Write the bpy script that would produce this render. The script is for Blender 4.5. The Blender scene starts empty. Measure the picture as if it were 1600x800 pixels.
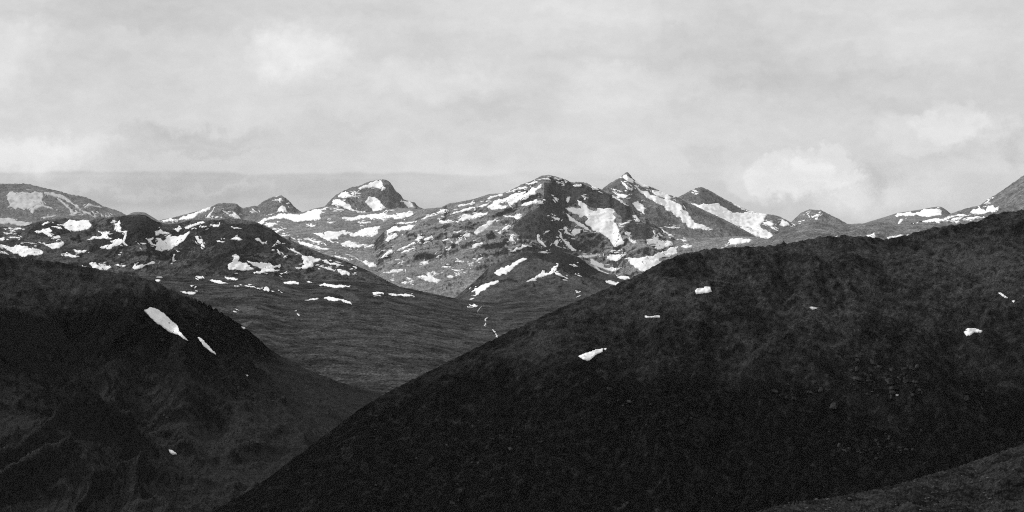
import bpy, math, random
import numpy as np
from mathutils import Vector, geometry

# ------------------------------------------------------------------ camera
F = 2198.0          # focal length in photo pixels (1600 wide)
HOR = 345.0         # row of the true horizon
CAMZ = 1400.0       # camera altitude, metres
scene = bpy.context.scene
coll = scene.collection

cam_data = bpy.data.cameras.new("camera")
cam_data.sensor_width = 36.0
cam_data.lens = 36.0 * F / 1600.0
cam_data.shift_y = -(400.0 - HOR) / 1600.0
cam_data.clip_start = 1.0
cam_data.clip_end = 200000.0
cam = bpy.data.objects.new("camera", cam_data)
cam.location = (0, 0, CAMZ)
cam.rotation_euler = (math.radians(90), 0, 0)
coll.objects.link(cam)
scene.camera = cam

# ------------------------------------------------------------------ render look
scene.view_settings.view_transform = 'Standard'
scene.view_settings.look = 'None'
scene.view_settings.exposure = 0.0
scene.view_settings.gamma = 1.0
scene.view_settings.use_curve_mapping = False
scene.render.engine = 'CYCLES'
scene.cycles.use_denoising = False
scene.cycles.max_bounces = 4
scene.cycles.diffuse_bounces = 2
scene.cycles.volume_bounces = 1
scene.cycles.pixel_filter_type = 'BLACKMAN_HARRIS'
scene.cycles.filter_width = 1.1

# ------------------------------------------------------------------ sun
SUN_DIR = Vector((-0.66, 0.30, 0.60)).normalized()      # towards the sun: left, beyond the mountains
sun_data = bpy.data.lights.new("sun", 'SUN')
sun_data.energy = 2.5
sun_data.angle = math.radians(4.0)
sun_data.color = (1.0, 1.0, 1.0)
sun = bpy.data.objects.new("sun", sun_data)
sun.rotation_euler = (-SUN_DIR).to_track_quat('-Z', 'Y').to_euler()
sun.location = (0, 0, 4000)
coll.objects.link(sun)

# ------------------------------------------------------------------ world: grey overcast sky
world = bpy.data.worlds.new("World")
scene.world = world
world.use_nodes = True
wt = world.node_tree
wt.nodes.clear()


def N(tree, typ, **kw):
    n = tree.nodes.new(typ)
    for k, v in kw.items():
        setattr(n, k, v)
    return n


def put(tree, sock, val):
    if isinstance(val, bpy.types.NodeSocket):
        tree.links.new(val, sock)
    else:
        sock.default_value = val


def fmath(tree, op, a, b=0.0, c=None, clamp=False):
    n = N(tree, 'ShaderNodeMath', operation=op, use_clamp=clamp)
    put(tree, n.inputs[0], a)
    put(tree, n.inputs[1], b)
    if c is not None:
        put(tree, n.inputs[2], c)
    return n.outputs[0]


def vmath(tree, op, a, b):
    n = N(tree, 'ShaderNodeVectorMath', operation=op)
    put(tree, n.inputs[0], a)
    put(tree, n.inputs[1], b)
    return n


def maprange(tree, v, a, b, c, d, interp='SMOOTHSTEP'):
    n = N(tree, 'ShaderNodeMapRange', interpolation_type=interp)
    put(tree, n.inputs[0], v)
    for i, q in enumerate((a, b, c, d)):
        n.inputs[i + 1].default_value = q
    return n.outputs[0]


def noise(tree, vec, scale, detail=4.0, rough=0.55, dist=0.0):
    n = N(tree, 'ShaderNodeTexNoise', noise_dimensions='3D')
    tree.links.new(vec, n.inputs['Vector'])
    n.inputs['Scale'].default_value = scale
    n.inputs['Detail'].default_value = detail
    n.inputs['Roughness'].default_value = rough
    n.inputs['Distortion'].default_value = dist
    return n


def build_world():
    t = wt
    out = N(t, 'ShaderNodeOutputWorld')
    bg = N(t, 'ShaderNodeBackground')
    bg.inputs['Strength'].default_value = 0.1
    t.links.new(bg.outputs[0], out.inputs[0])
    sky = N(t, 'ShaderNodeTexSky', sky_type='NISHITA')
    sky.sun_disc = False
    sky.sun_elevation = math.asin(SUN_DIR.z)
    sky.sun_rotation = math.atan2(SUN_DIR.x, SUN_DIR.y)
    sky.altitude = 1400
    sky.dust_density = 3.0
    bw = N(t, 'ShaderNodeRGBToBW')
    t.links.new(sky.outputs[0], bw.inputs[0])
    tc = N(t, 'ShaderNodeTexCoord')
    d = vmath(t, 'NORMALIZE', tc.outputs['Generated'], (0, 0, 0)).outputs[0]
    # fluffy warp of the direction
    wn = noise(t, d, 22.0, 8.0, 0.66)
    w = vmath(t, 'SUBTRACT', wn.outputs['Color'], (0.5, 0.5, 0.5)).outputs[0]
    w = vmath(t, 'MULTIPLY', w, (0.085, 0.085, 0.06)).outputs[0]
    dw = vmath(t, 'ADD', d, w).outputs[0]
    # thin layered cloud, stretched along the horizon
    st = vmath(t, 'MULTIPLY', dw, (1.0, 1.0, 3.2)).outputs[0]
    n1 = noise(t, st, 5.0, 7.0, 0.58).outputs['Fac']
    n2 = noise(t, vmath(t, 'MULTIPLY', dw, (1.0, 1.0, 9.0)).outputs[0], 4.0, 6.0, 0.55).outputs['Fac']
    n3 = noise(t, vmath(t, 'MULTIPLY', d, (1.0, 1.0, 2.0)).outputs[0], 55.0, 5.0, 0.62).outputs['Fac']
    val = fmath(t, 'MULTIPLY_ADD', n1, 4.0, 6.85 - 2.0)
    val = fmath(t, 'ADD', val, fmath(t, 'MULTIPLY_ADD', n2, 2.0, -1.0))
    val = fmath(t, 'ADD', val, fmath(t, 'MULTIPLY_ADD', n3, 1.3, -0.65))
    sep = N(t, 'ShaderNodeSeparateXYZ')
    t.links.new(d, sep.inputs[0])
    sepw = N(t, 'ShaderNodeSeparateXYZ')
    t.links.new(dw, sepw.inputs[0])

    def cloud(px, py, rx, ry, amp, hard=0.0):
        c = Vector(((px - 800) / F, 1.0, (HOR - py) / F)).normalized()
        v = vmath(t, 'SUBTRACT', dw, tuple(c)).outputs[0]
        v = vmath(t, 'MULTIPLY', v, (F / rx, F / rx, F / ry)).outputs[0]
        ln = vmath(t, 'LENGTH', v, (0, 0, 0)).outputs['Value']
        return maprange(t, ln, hard, 1.0, amp * 1.9, 0.0)

    blobs = [(480, 80, 95, 55, .8, .2), (430, 90, 70, 35, .4, .2), (690, 125, 190, 42, 0.5, .2), (15, 95, 110, 80, 0.6, .2),
             (970, 140, 150, 62, 0.6, .25), (880, 20, 260, 70, 0.6, 0),
             (1232, 276, 62, 46, .5, .72), (1285, 258, 54, 44, .55, .72), (1195, 292, 75, 32, .45, .6), (1320, 285, 40, 34, .4, .65), (1325, 305, 110, 34, .5, .3),
             (1440, 208, 95, 38, .4, .55), (1505, 192, 75, 38, .45, .6), (1560, 206, 48, 36, .35, .6), (1430, 300, 90, 34, .4, .2),
             (1098, 250, 60, 42, -0.4, .1), (1356, 280, 40, 50, -0.4, .1), (290, 215, 200, 20, -0.5, .1),
             (1598, 245, 40, 46, -0.45, .1), (310, 236, 140, 12, -0.45, .1), (40, 245, 90, 40, 0.6, .3), (120, 225, 70, 26, 0.4, .3),
             (150, 303, 150, 12, 0.35, .2), (330, 300, 160, 9, 0.25, .2),
             (1080, 70, 330, 110, -0.3, 0), (250, 30, 260, 55, -0.3, 0)]
    for b in blobs:
        val = fmath(t, 'ADD', val, cloud(*b))
    # far grey cloud deck with a level top edge, left of centre, fading out to the right
    vv = fmath(t, 'DIVIDE', sep.outputs[2], fmath(t, 'MAXIMUM', sep.outputs[1], 0.05))
    uu = fmath(t, 'DIVIDE', sep.outputs[0], fmath(t, 'MAXIMUM', sep.outputs[1], 0.05))
    edge_n = noise(t, vmath(t, 'MULTIPLY', d, (1, 1, 0.2)).outputs[0], 9.0, 6.0, 0.6).outputs['Fac']
    top = fmath(t, 'MULTIPLY_ADD', edge_n, 0.016, 0.0265)
    deck = maprange(t, fmath(t, 'SUBTRACT', top, vv), -0.0009, 0.0020, 0.0, 1.0)
    fade = maprange(t, uu, -0.05, 0.035, 1.0, 0.15)
    bands = noise(t, vmath(t, 'MULTIPLY', d, (1, 1, 16)).outputs[0], 5.0, 4.0, 0.5).outputs['Fac']
    amt = fmath(t, 'MULTIPLY', fmath(t, 'MULTIPLY', deck, fade), fmath(t, 'MULTIPLY_ADD', bands, -2.6, -0.05))
    val = fmath(t, 'ADD', val, amt)
    # a little of the clear-sky distribution shows through the thin cloud
    val = fmath(t, 'ADD', fmath(t, 'MULTIPLY', val, 0.93), fmath(t, 'MULTIPLY', fmath(t, 'MINIMUM', bw.outputs[0], 9.0), 0.07))
    comb = N(t, 'ShaderNodeCombineColor')
    for i in range(3):
        t.links.new(val, comb.inputs[i])
    t.links.new(comb.outputs[0], bg.inputs['Color'])


build_world()


# ------------------------------------------------------------------ materials
def terrain_mat(name, ground, alt, rock, patch_len, fine_len, steep=(0.80, 0.62), bump=0.6, bump_len=None,
                streak=None, contrast=1.0, shade_bands=None):
    """Grey tundra: two kinds of vegetation in patches, bare rock on steep faces, fine speckle and relief."""
    m = bpy.data.materials.new(name)
    m.use_nodes = True
    t = m.node_tree
    t.nodes.clear()
    out = N(t, 'ShaderNodeOutputMaterial')
    bs = N(t, 'ShaderNodeBsdfDiffuse')
    bs.inputs['Roughness'].default_value = 0.5
    t.links.new(bs.outputs[0], out.inputs['Surface'])
    tc = N(t, 'ShaderNodeTexCoord').outputs['Object']
    v = tc
    if streak:
        r0 = N(t, 'ShaderNodeMapping')
        r0.inputs['Rotation'].default_value = (0, 0, streak[0])
        t.links.new(tc, r0.inputs['Vector'])
        rot = N(t, 'ShaderNodeMapping')
        rot.inputs['Scale'].default_value = streak[1]
        t.links.new(r0.outputs[0], rot.inputs['Vector'])
        v = rot.outputs[0]
    big = noise(t, v, 1.0 / patch_len, 8.0, 0.70, 0.4).outputs['Fac']
    mid = noise(t, v, 1.0 / (fine_len * 6), 6.0, 0.75, 0.2).outputs['Fac']
    fin = noise(t, tc, 1.0 / fine_len, 3.0, 0.7).outputs['Fac']
    geo = N(t, 'ShaderNodeNewGeometry')
    sp = N(t, 'ShaderNodeSeparateXYZ')
    t.links.new(geo.outputs['Normal'], sp.inputs[0])
    slope = fmath(t, 'ADD', sp.outputs[2], fmath(t, 'MULTIPLY_ADD', mid, 0.5, -0.25))
    rockm = maprange(t, slope, steep[1], steep[0], 1.0, 0.0)
    at = N(t, 'ShaderNodeAttribute', attribute_name="crag_shade")              # bare rock tone with the dark faces' shade painted in
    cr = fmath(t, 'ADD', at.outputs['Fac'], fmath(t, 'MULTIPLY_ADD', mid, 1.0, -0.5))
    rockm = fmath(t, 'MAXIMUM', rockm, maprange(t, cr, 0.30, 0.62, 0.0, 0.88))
    pm = maprange(t, fmath(t, 'MULTIPLY_ADD', mid, 0.5, fmath(t, 'MULTIPLY', big, 0.75)), 0.48, 0.76, 0.0, 1.0)
    mx = N(t, 'ShaderNodeMix', data_type='FLOAT')
    put(t, mx.inputs[0], pm); mx.inputs[2].default_value = ground; mx.inputs[3].default_value = alt
    veg = mx.outputs[0]
    if shade_bands:        # hillside shade painted into the tone by height, ragged limits; lighter fan low down
        pz = N(t, 'ShaderNodeSeparateXYZ')
        t.links.new(tc, pz.inputs[0])
        for bl_ in shade_bands:
            hz = fmath(t, 'ADD', pz.outputs[2], fmath(t, 'MULTIPLY_ADD', big, bl_[3], -0.5 * bl_[3]))
            bm_ = fmath(t, 'MULTIPLY', maprange(t, hz, bl_[0], bl_[1], 1.0, 0.0), maprange(t, mid, 0.5, 0.72, 1.0, 0.72))
            mb = N(t, 'ShaderNodeMix', data_type='FLOAT')
            put(t, mb.inputs[0], bm_); put(t, mb.inputs[2], veg); mb.inputs[3].default_value = bl_[2]
            veg = mb.outputs[0]
    mr = N(t, 'ShaderNodeMix', data_type='FLOAT')
    put(t, mr.inputs[0], rockm); put(t, mr.inputs[2], veg); mr.inputs[3].default_value = rock
    sk = maprange(t, fin, 0.28, 0.74, 1.0 - 0.55 * contrast, 1.0 + 0.65 * contrast, 'LINEAR')
    sk2 = maprange(t, mid, 0.3, 0.7, 1.0 - 0.3 * contrast, 1.0 + 0.35 * contrast, 'LINEAR')
    c = fmath(t, 'MULTIPLY', fmath(t, 'MULTIPLY', mr.outputs[0], sk), sk2)
    comb = N(t, 'ShaderNodeCombineColor')
    for i in range(3):
        t.links.new(c, comb.inputs[i])
    t.links.new(comb.outputs[0], bs.inputs['Color'])
    bl = bump_len or fine_len
    bn = noise(t, v, 1.0 / (bl * 2.5), 5.0, 0.7, 0.3).outputs['Fac']
    bp = N(t, 'ShaderNodeBump')
    bp.inputs['Strength'].default_value = bump
    bp.inputs['Distance'].default_value = bl * 2.0
    t.links.new(bn, bp.inputs['Height'])
    t.links.new(bp.outputs[0], bs.inputs['Normal'])
    return m


def snow_mat(name, base, dirt, length):
    m = bpy.data.materials.new(name)
    m.use_nodes = True
    t = m.node_tree
    t.nodes.clear()
    out = N(t, 'ShaderNodeOutputMaterial')
    bs = N(t, 'ShaderNodeBsdfDiffuse')
    t.links.new(bs.outputs[0], out.inputs['Surface'])
    tc = N(t, 'ShaderNodeTexCoord').outputs['Object']
    a = noise(t, tc, 1.0 / length, 5.0, 0.6, 0.4).outputs['Fac']
    c = maprange(t, a, 0.35, 0.75, base, dirt)
    comb = N(t, 'ShaderNodeCombineColor')
    for i in range(3):
        t.links.new(c, comb.inputs[i])
    t.links.new(comb.outputs[0], bs.inputs['Color'])
    bp = N(t, 'ShaderNodeBump')
    bp.inputs['Strength'].default_value = 0.25
    bp.inputs['Distance'].default_value = length * 0.1
    t.links.new(noise(t, tc, 3.0 / length, 4.0, 0.6).outputs['Fac'], bp.inputs['Height'])
    t.links.new(bp.outputs[0], bs.inputs['Normal'])
    return m


M_SNOW = snow_mat("snow_far", 0.95, 0.86, 120.0)
M_SNOW_NEAR = snow_mat("snow_near", 0.93, 0.74, 10.0)
M_SNOW_HAZED = snow_mat("snow_hazed", 0.58, 0.46, 260.0)  # duller copy of the snow: far haze and cloud shade in its colour
M_HEATH = terrain_mat("dark_heath", 0.018, 0.060, 0.020, 120.0, 2.4, steep=(0.72, 0.50), bump=1.0, bump_len=3.0, contrast=1.75,
                      shade_bands=[(CAMZ - 330, CAMZ - 80, 0.0075, 340)], streak=(0.25, (1.0, 0.7, 0.7)))
M_HEATH2 = terrain_mat("dark_heath_left", 0.020, 0.056, 0.016, 170.0, 3.2, steep=(0.70, 0.48), bump=1.0, bump_len=4.0, contrast=1.75,
                       shade_bands=[(CAMZ - 280, CAMZ - 190, 0.005, 160), (CAMZ - 440, CAMZ - 360, 0.031, 150)], streak=(-0.3, (1.0, 0.6, 0.6)))
M_NEAR = terrain_mat("near_turf", 0.014, 0.044, 0.07, 9.0, 0.40, steep=(0.6, 0.5), bump=1.0, bump_len=0.5, contrast=1.6)
M_TUNDRA = terrain_mat("tundra", 0.028, 0.082, 0.09, 190.0, 10.0, steep=(0.86, 0.74), bump=0.8, bump_len=9.0,
                       streak=(0.12, (0.55, 1.0, 1.0)), contrast=1.7)
M_KNOLL = terrain_mat("knoll_rock", 0.062, 0.145, 0.046, 420.0, 14.0, steep=(0.90, 0.74), bump=1.0, bump_len=12.0, contrast=1.2)
M_MOUNT = terrain_mat("mountain_rock", 0.23, 0.33, 0.08, 700.0, 18.0, steep=(0.88, 0.70), bump=1.0, bump_len=16.0,
                      streak=(0.93, (1.0, 0.4, 1.0)), contrast=1.0)
M_HILLOCK = terrain_mat("hillock", 0.060, 0.125, 0.040, 400.0, 12.0, steep=(0.86, 0.70), bump=0.9, bump_len=10.0)
M_PEAK = terrain_mat("far_rock_hazed", 0.20, 0.26, 0.165, 900.0, 26.0, steep=(0.84, 0.64), bump=0.9, bump_len=24.0)  # pale greys stand in for most of the distance haze
M_LIGHTROCK = terrain_mat("pale_rock", 0.17, 0.30, 0.12, 200.0, 14.0, steep=(0.88, 0.70), bump=1.0, bump_len=14.0)
M_GROUND = terrain_mat("ground_tundra", 0.06, 0.09, 0.1, 900.0, 30.0)


# ------------------------------------------------------------------ numpy gradient noise
_rs = np.random.RandomState(7)
PERM = np.tile(_rs.permutation(4096), 2)
GA = _rs.rand(4096) * 2 * np.pi
GX, GY = np.cos(GA), np.sin(GA)


def perlin(x, y, seed=0):
    xi = np.floor(x).astype(np.int64); yi = np.floor(y).astype(np.int64)
    xf = x - xi; yf = y - yi
    u = xf * xf * xf * (xf * (xf * 6 - 15) + 10)
    v = yf * yf * yf * (yf * (yf * 6 - 15) + 10)

    def g(ix, iy, fx, fy):
        h = PERM[(PERM[(ix + seed * 131) & 4095] + iy) & 4095]
        return GX[h] * fx + GY[h] * fy
    a = g(xi, yi, xf, yf); b = g(xi + 1, yi, xf - 1, yf)
    c = g(xi, yi + 1, xf, yf - 1); d = g(xi + 1, yi + 1, xf - 1, yf - 1)
    return ((a + (b - a) * u) + ((c + (d - c) * u) - (a + (b - a) * u)) * v) * 1.5


def fbm(x, y, lam, octs, gain=0.5, seed=0):
    s = np.zeros_like(x); a = 1.0
    for o in range(octs):
        s += a * perlin(x / lam, y / lam, seed + o)
        lam *= 0.5; a *= gain
    return s


def ridged(x, y, lam, octs, gain=0.52, seed=0):
    s = np.zeros_like(x); a = 1.0; w = np.ones_like(x)
    for o in range(octs):
        n = 1.0 - np.abs(perlin(x / lam, y / lam, seed + o)) * 1.6
        n = np.clip(n, 0, 1) ** 2
        s += a * w * (n - 0.5)
        w = np.clip(n * 1.4, 0.25, 1)
        lam *= 0.5; a *= gain
    return s


def smooth1(a, k):
    if k < 2:
        return a
    ker = np.hanning(k + 2)[1:-1]; ker /= ker.sum()
    p = np.pad(a, (k, k), mode='edge')
    return np.convolve(p, ker, mode='same')[k:-k]


def sstep(a, b, x):
    t = np.clip((x - a) / (b - a), 0, 1)
    return t * t * (3 - 2 * t)


def link_mesh(name, verts, quads=None, tris=None, mat=None, smooth=True, origin=None):
    me = bpy.data.meshes.new(name)
    verts = np.asarray(verts, dtype=np.float64)
    if origin is not None:
        verts = verts - np.array(origin)
    me.vertices.add(len(verts))
    me.vertices.foreach_set('co', verts.astype(np.float32).ravel())
    faces = quads if quads is not None else tris
    k = 4 if quads is not None else 3
    faces = np.asarray(faces, dtype=np.int32)
    me.loops.add(len(faces) * k)
    me.loops.foreach_set('vertex_index', faces.ravel())
    me.polygons.add(len(faces))
    me.polygons.foreach_set('loop_start', np.arange(0, len(faces) * k, k, dtype=np.int32))
    me.update(calc_edges=True)
    me.validate()
    if smooth:
        me.polygons.foreach_set('use_smooth', np.ones(len(me.polygons), dtype=bool))
    if mat:
        me.materials.append(mat)
    o = bpy.data.objects.new(name, me)
    if origin is not None:
        o.location = origin
    coll.objects.link(o)
    return o


def inside(px, py, poly):
    r = np.zeros(px.shape, bool)
    n = len(poly)
    for i in range(n):
        x0, y0 = poly[i]; x1, y1 = poly[(i + 1) % n]
        if y0 == y1:
            continue
        c = ((y0 > py) != (y1 > py)) & (px < (x1 - x0) * (py - y0) / (y1 - y0) + x0)
        r ^= c
    return r


LAYERS = {}


def terrain(key, name, label, mat, sky, D, B, yb, step=1.8, rows=120, p=1.15, amp=40.0, lam=900.0, octs=7, rid=0.6,
            gain=0.52, back=0.45, back_len=None, crest=0.3, bumps=(), seed=0, aniso=None, low=9, fine=None, crags=()):
    """A hill as real relief: crest line, foot line and a slope between, broken by ridged noise."""
    sx = np.array([q[0] for q in sky], float); sy = np.array([q[1] for q in sky], float)
    xs = np.arange(sx[0], sx[-1] + step, step)
    yr = np.interp(xs, sx, sy)
    yr = smooth1(yr, max(2, int(4 / step)))

    def prof(q):
        if isinstance(q, (int, float)):
            return np.full_like(xs, float(q))
        return smooth1(np.interp(xs, [a[0] for a in q], [a[1] for a in q]), int(60 / step))
    Dv, Bv, Yb, Pv = prof(D), prof(B), prof(yb), prof(p)
    zr = (HOR - yr) / F * Dv
    zb = (HOR - Yb) / F * Bv
    # common row spacing, half even in distance, half even in the picture
    tt = np.linspace(0, 1, 2000)
    mid = len(xs) // 2
    dd = Bv[mid] + (Dv[mid] - Bv[mid]) * tt
    zz = zb[mid] + (zr[mid] - zb[mid]) * tt ** Pv[mid]
    ang = np.abs(np.gradient(zz / dd)) + 1e-9
    cum = np.cumsum(ang); cum = (cum - cum[0]) / (cum[-1] - cum[0])
    cum = 0.65 * cum + 0.35 * tt
    t = np.interp(np.linspace(0, 1, rows), cum, tt)
    T = t[:, None]
    d_f = Bv[None] + (Dv - Bv)[None] * T
    z_f = zb[None] + (zr - zb)[None] * T ** Pv[None]
    nb = max(10, rows // 8)
    k = np.linspace(0, 1, nb + 1)[1:, None]
    L = (back_len if back_len else 0.35 * (Dv - Bv))
    L = np.broadcast_to(np.asarray(L, float), xs.shape)[None]
    s_b = k ** 1.6
    d_b = Dv[None] + L * s_b
    z_b = zr[None] - back * L * (s_b ** 1.25)
    d = np.vstack([d_f, d_b]); z = np.vstack([z_f, z_b])
    tall = np.vstack([np.broadcast_to(T, d_f.shape), np.broadcast_to(1 + k, d_b.shape)])
    u = (xs - 800.0) / F
    X = u[None] * d
    Y = d
    ax, ay = X, Y
    if aniso:
        ca, sa = math.cos(aniso[0]), math.sin(aniso[0])
        ax = (X * ca - Y * sa) * aniso[1]; ay = X * sa + Y * ca
    wx = fbm(X, Y, lam * 1.3, 3, seed=seed + 50) * lam * 0.35
    wy = fbm(X, Y, lam * 1.3, 3, seed=seed + 60) * lam * 0.35
    n = rid * ridged(ax + wx, ay + wy, lam, octs, gain, seed) + (1 - rid) * fbm(ax + wx, ay + wy, lam, octs, gain, seed + 20)
    damp = 1.0 - (1.0 - crest) * np.exp(-((tall - 1.0) / 0.16) ** 2)
    damp = damp * (0.35 + 0.65 * sstep(0.0, 0.25, tall))
    rel = np.clip((zr - zb) / (zr - zb).max(), 0.12, 1.0) ** 0.7         # low ends are smoother than the summit
    damp = damp * rel[None]
    z = z + amp * n * damp
    if fine:
        z = z + fine[1] * fbm(X, Y, fine[0], 3, 0.6, seed + 90) * (0.5 + 0.5 * damp)
    PX = np.broadcast_to(xs[None], d.shape)
    for (bx, bt, wxp, wt_, h) in bumps:
        z = z + h * np.exp(-((PX - bx) / wxp) ** 2 - ((tall - bt) / wt_) ** 2)
    # keep the traced crest line
    el = z / d
    shift = (HOR - yr) / F - el.max(axis=0)
    z = z + smooth1(shift, low)[None] * d * sstep(0.0, 0.5, np.clip(tall, 0, 1))
    # sunken front rim so that no edge hangs in the air
    d = np.vstack([d[:1] * 0.985, d]); z = np.vstack([z[:1] - 160.0 * (d[:1] / 9000.0) ** 0.5, z])
    X = u[None] * d; Y = d
    V = np.stack([X, Y, z + CAMZ], axis=-1)
    R, C = d.shape
    idx = np.arange(R * C).reshape(R, C)
    quads = np.stack([idx[:-1, :-1], idx[:-1, 1:], idx[1:, 1:], idx[1:, :-1]], -1).reshape(-1, 4)
    o = link_mesh(name, V.reshape(-1, 3), quads=quads, mat=mat)
    if crags:  # outlines of dark faces: bare rock plus painted shade
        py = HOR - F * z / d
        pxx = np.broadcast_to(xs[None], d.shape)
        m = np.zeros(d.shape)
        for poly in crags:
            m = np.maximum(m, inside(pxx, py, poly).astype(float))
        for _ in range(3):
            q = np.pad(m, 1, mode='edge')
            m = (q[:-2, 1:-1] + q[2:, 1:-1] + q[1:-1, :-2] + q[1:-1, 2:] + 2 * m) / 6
        at = o.data.attributes.new("crag_shade", 'FLOAT', 'POINT')
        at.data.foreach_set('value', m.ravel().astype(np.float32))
    o["kind"] = "structure"
    o["label"] = label
    LAYERS[key] = dict(obj=o, xs=xs, d=d, z=z, step=step)
    return o


def drape(key, px, py):
    """Where the lines of sight through photo pixels meet a hill: distance and height."""
    Lr = LAYERS[key]
    xs, d, z = Lr['xs'], Lr['d'], Lr['z']
    px = np.asarray(px, float); py = np.asarray(py, float)
    c = np.clip((px - xs[0]) / Lr['step'], 0, len(xs) - 1.001)
    c0 = c.astype(int); fr = c - c0
    dc = d[:, c0] * (1 - fr) + d[:, c0 + 1] * fr
    zc = z[:, c0] * (1 - fr) + z[:, c0 + 1] * fr
    el = zc / dc
    tgt = (HOR - py) / F
    hit = el >= tgt[None]
    ok = hit.any(axis=0)
    i = np.where(ok, hit.argmax(axis=0), el.argmax(axis=0))
    i0 = np.clip(i - 1, 0, None)
    q = np.arange(len(px))
    e0, e1 = el[i0, q], el[i, q]
    f = np.where((i > 0) & ok, (tgt - e0) / np.where(np.abs(e1 - e0) < 1e-12, 1, e1 - e0), 1.0)
    f = np.clip(f, 0, 1)
    dd = dc[i0, q] * (1 - f) + dc[i, q] * f
    zz = zc[i0, q] * (1 - f) + zc[i, q] * f
    return dd, zz, ok


# ------------------------------------------------------------------ the land, far to near
def ground_sheet():
    n = 24
    xs = np.linspace(-70000, 70000, n); ys = np.linspace(-20000, 90000, n)
    GXX, GYY = np.meshgrid(xs, ys)
    V = np.stack([GXX, GYY, np.full_like(GXX, CAMZ - 820.0)], -1).reshape(-1, 3)
    idx = np.arange(n * n).reshape(n, n)
    q = np.stack([idx[:-1, :-1], idx[:-1, 1:], idx[1:, 1:], idx[1:, :-1]], -1).reshape(-1, 4)
    o = link_mesh("ground", V, quads=q, mat=M_GROUND, smooth=False)
    o["kind"] = "structure"; o["label"] = "low valley ground under the mountains"


ground_sheet()

terrain('faint', 'distant_peak', 'faint pale peak peeping over the knoll below the left sky', M_PEAK,
        [(170, 350), (195, 338), (206, 332), (216, 331), (226, 332), (236, 338), (250, 347), (275, 352)],
        30000, 27500, 356, step=1.6, rows=26, amp=60, lam=1500, octs=5, seed=3)
terrain('farleft', 'far_left_mountain', 'hazy broad mountain at far left edge, streaked with pale snow', M_PEAK,
        [(-140, 300), (-60, 290), (0, 287), (20, 287), (40, 287), (50, 289), (75, 295), (90, 298), (110, 304), (130, 307), (145, 313),
         (160, 322), (180, 328), (188, 331), (200, 338), (230, 350), (270, 362)],
        24000, 19500, 372, step=1.4, rows=70, p=1.0, amp=90, lam=1700, rid=.7, seed=5, gain=.6, fine=(70, 18), crest=.5)
terrain('peaksab', 'twin_peaks', 'two dark rocky peaks with a col between, snow ramp on the left', M_PEAK,
        [(200, 356), (240, 346), (270, 340), (300, 332), (330, 323), (340, 318), (350, 317), (370, 318), (374, 322), (378, 325),
         (390, 323), (398, 321), (402, 322), (412, 314), (425, 308), (440, 305), (450, 312), (462, 325), (471, 331), (490, 342), (520, 352)],
        20500, 17800, 356, step=1.2, rows=60, p=1.2, amp=110, lam=1000, rid=.75, seed=11, gain=.6, fine=(70, 18), crest=.5, low=7)
terrain('domec', 'dome_peak', 'domed rock peak with steep right face, left of centre on the skyline', M_PEAK,
        [(470, 352), (490, 338), (508, 322), (516, 313), (524, 305), (535, 299), (550, 292), (560, 291), (575, 284), (590, 281), (600, 280),
         (608, 283), (613, 290), (618, 298), (625, 303), (630, 311), (640, 315), (648, 316), (652, 322), (664, 327), (690, 340)],
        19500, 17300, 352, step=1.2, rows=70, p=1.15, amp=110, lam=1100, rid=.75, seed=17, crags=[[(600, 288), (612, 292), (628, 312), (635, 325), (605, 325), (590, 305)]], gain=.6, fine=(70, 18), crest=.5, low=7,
        bumps=[(585, .62, 16, .25, -110), (612, .8, 9, .3, 40)])
terrain('farright', 'far_right_peak', 'low snowy ridge with small pointed top near the right edge', M_PEAK,
        [(1330, 356), (1355, 347), (1385, 338), (1400, 333), (1420, 330), (1440, 327), (1455, 324), (1462, 323), (1470, 323), (1478, 328),
         (1485, 334), (1510, 345), (1540, 352)],
        23000, 19500, 366, step=1.5, rows=40, amp=60, lam=1300, seed=23, crest=.2)
terrain('smallpeak', 'small_far_peak', 'small pale pyramid peak standing alone right of the glacier', M_PEAK,
        [(1205, 362), (1225, 354), (1238, 345), (1250, 333), (1264, 327), (1275, 328), (1282, 328), (1295, 335), (1310, 342), (1322, 349),
         (1345, 356), (1370, 360)],
        26000, 23500, 364, step=1.4, rows=44, amp=80, lam=1200, rid=.7, seed=29, gain=.6, fine=(70, 18), crest=.5)
terrain('glacierpeak', 'glacier_peak', 'dark triangular peak with a white glacier filling its right flank', M_PEAK,
        [(1000, 346), (1030, 326), (1055, 310), (1062, 307), (1080, 297), (1090, 293), (1096, 292), (1110, 298), (1130, 310), (1150, 320),
         (1170, 329), (1185, 333), (1197, 335), (1205, 335), (1215, 337), (1230, 344), (1242, 351), (1256, 362), (1290, 374)],
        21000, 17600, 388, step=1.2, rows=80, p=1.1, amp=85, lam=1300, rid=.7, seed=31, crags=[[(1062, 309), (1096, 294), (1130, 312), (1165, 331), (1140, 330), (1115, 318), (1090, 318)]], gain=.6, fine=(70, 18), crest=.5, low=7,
        bumps=[(1150, .68, 40, .2, -90)])
terrain('rightslope', 'far_right_slope', 'long rising mountain slope at the right edge with a snow apron', M_PEAK,
        [(1380, 366), (1420, 351), (1450, 344), (1480, 336), (1490, 332), (1510, 325), (1530, 321), (1545, 310), (1560, 301), (1580, 287),
         (1600, 273), (1640, 248), (1720, 215), (1780, 205)],
        13500, 10800, 384, step=1.5, rows=60, amp=45, lam=900, seed=37, gain=.6, fine=(70, 18), crest=.15)
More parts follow.
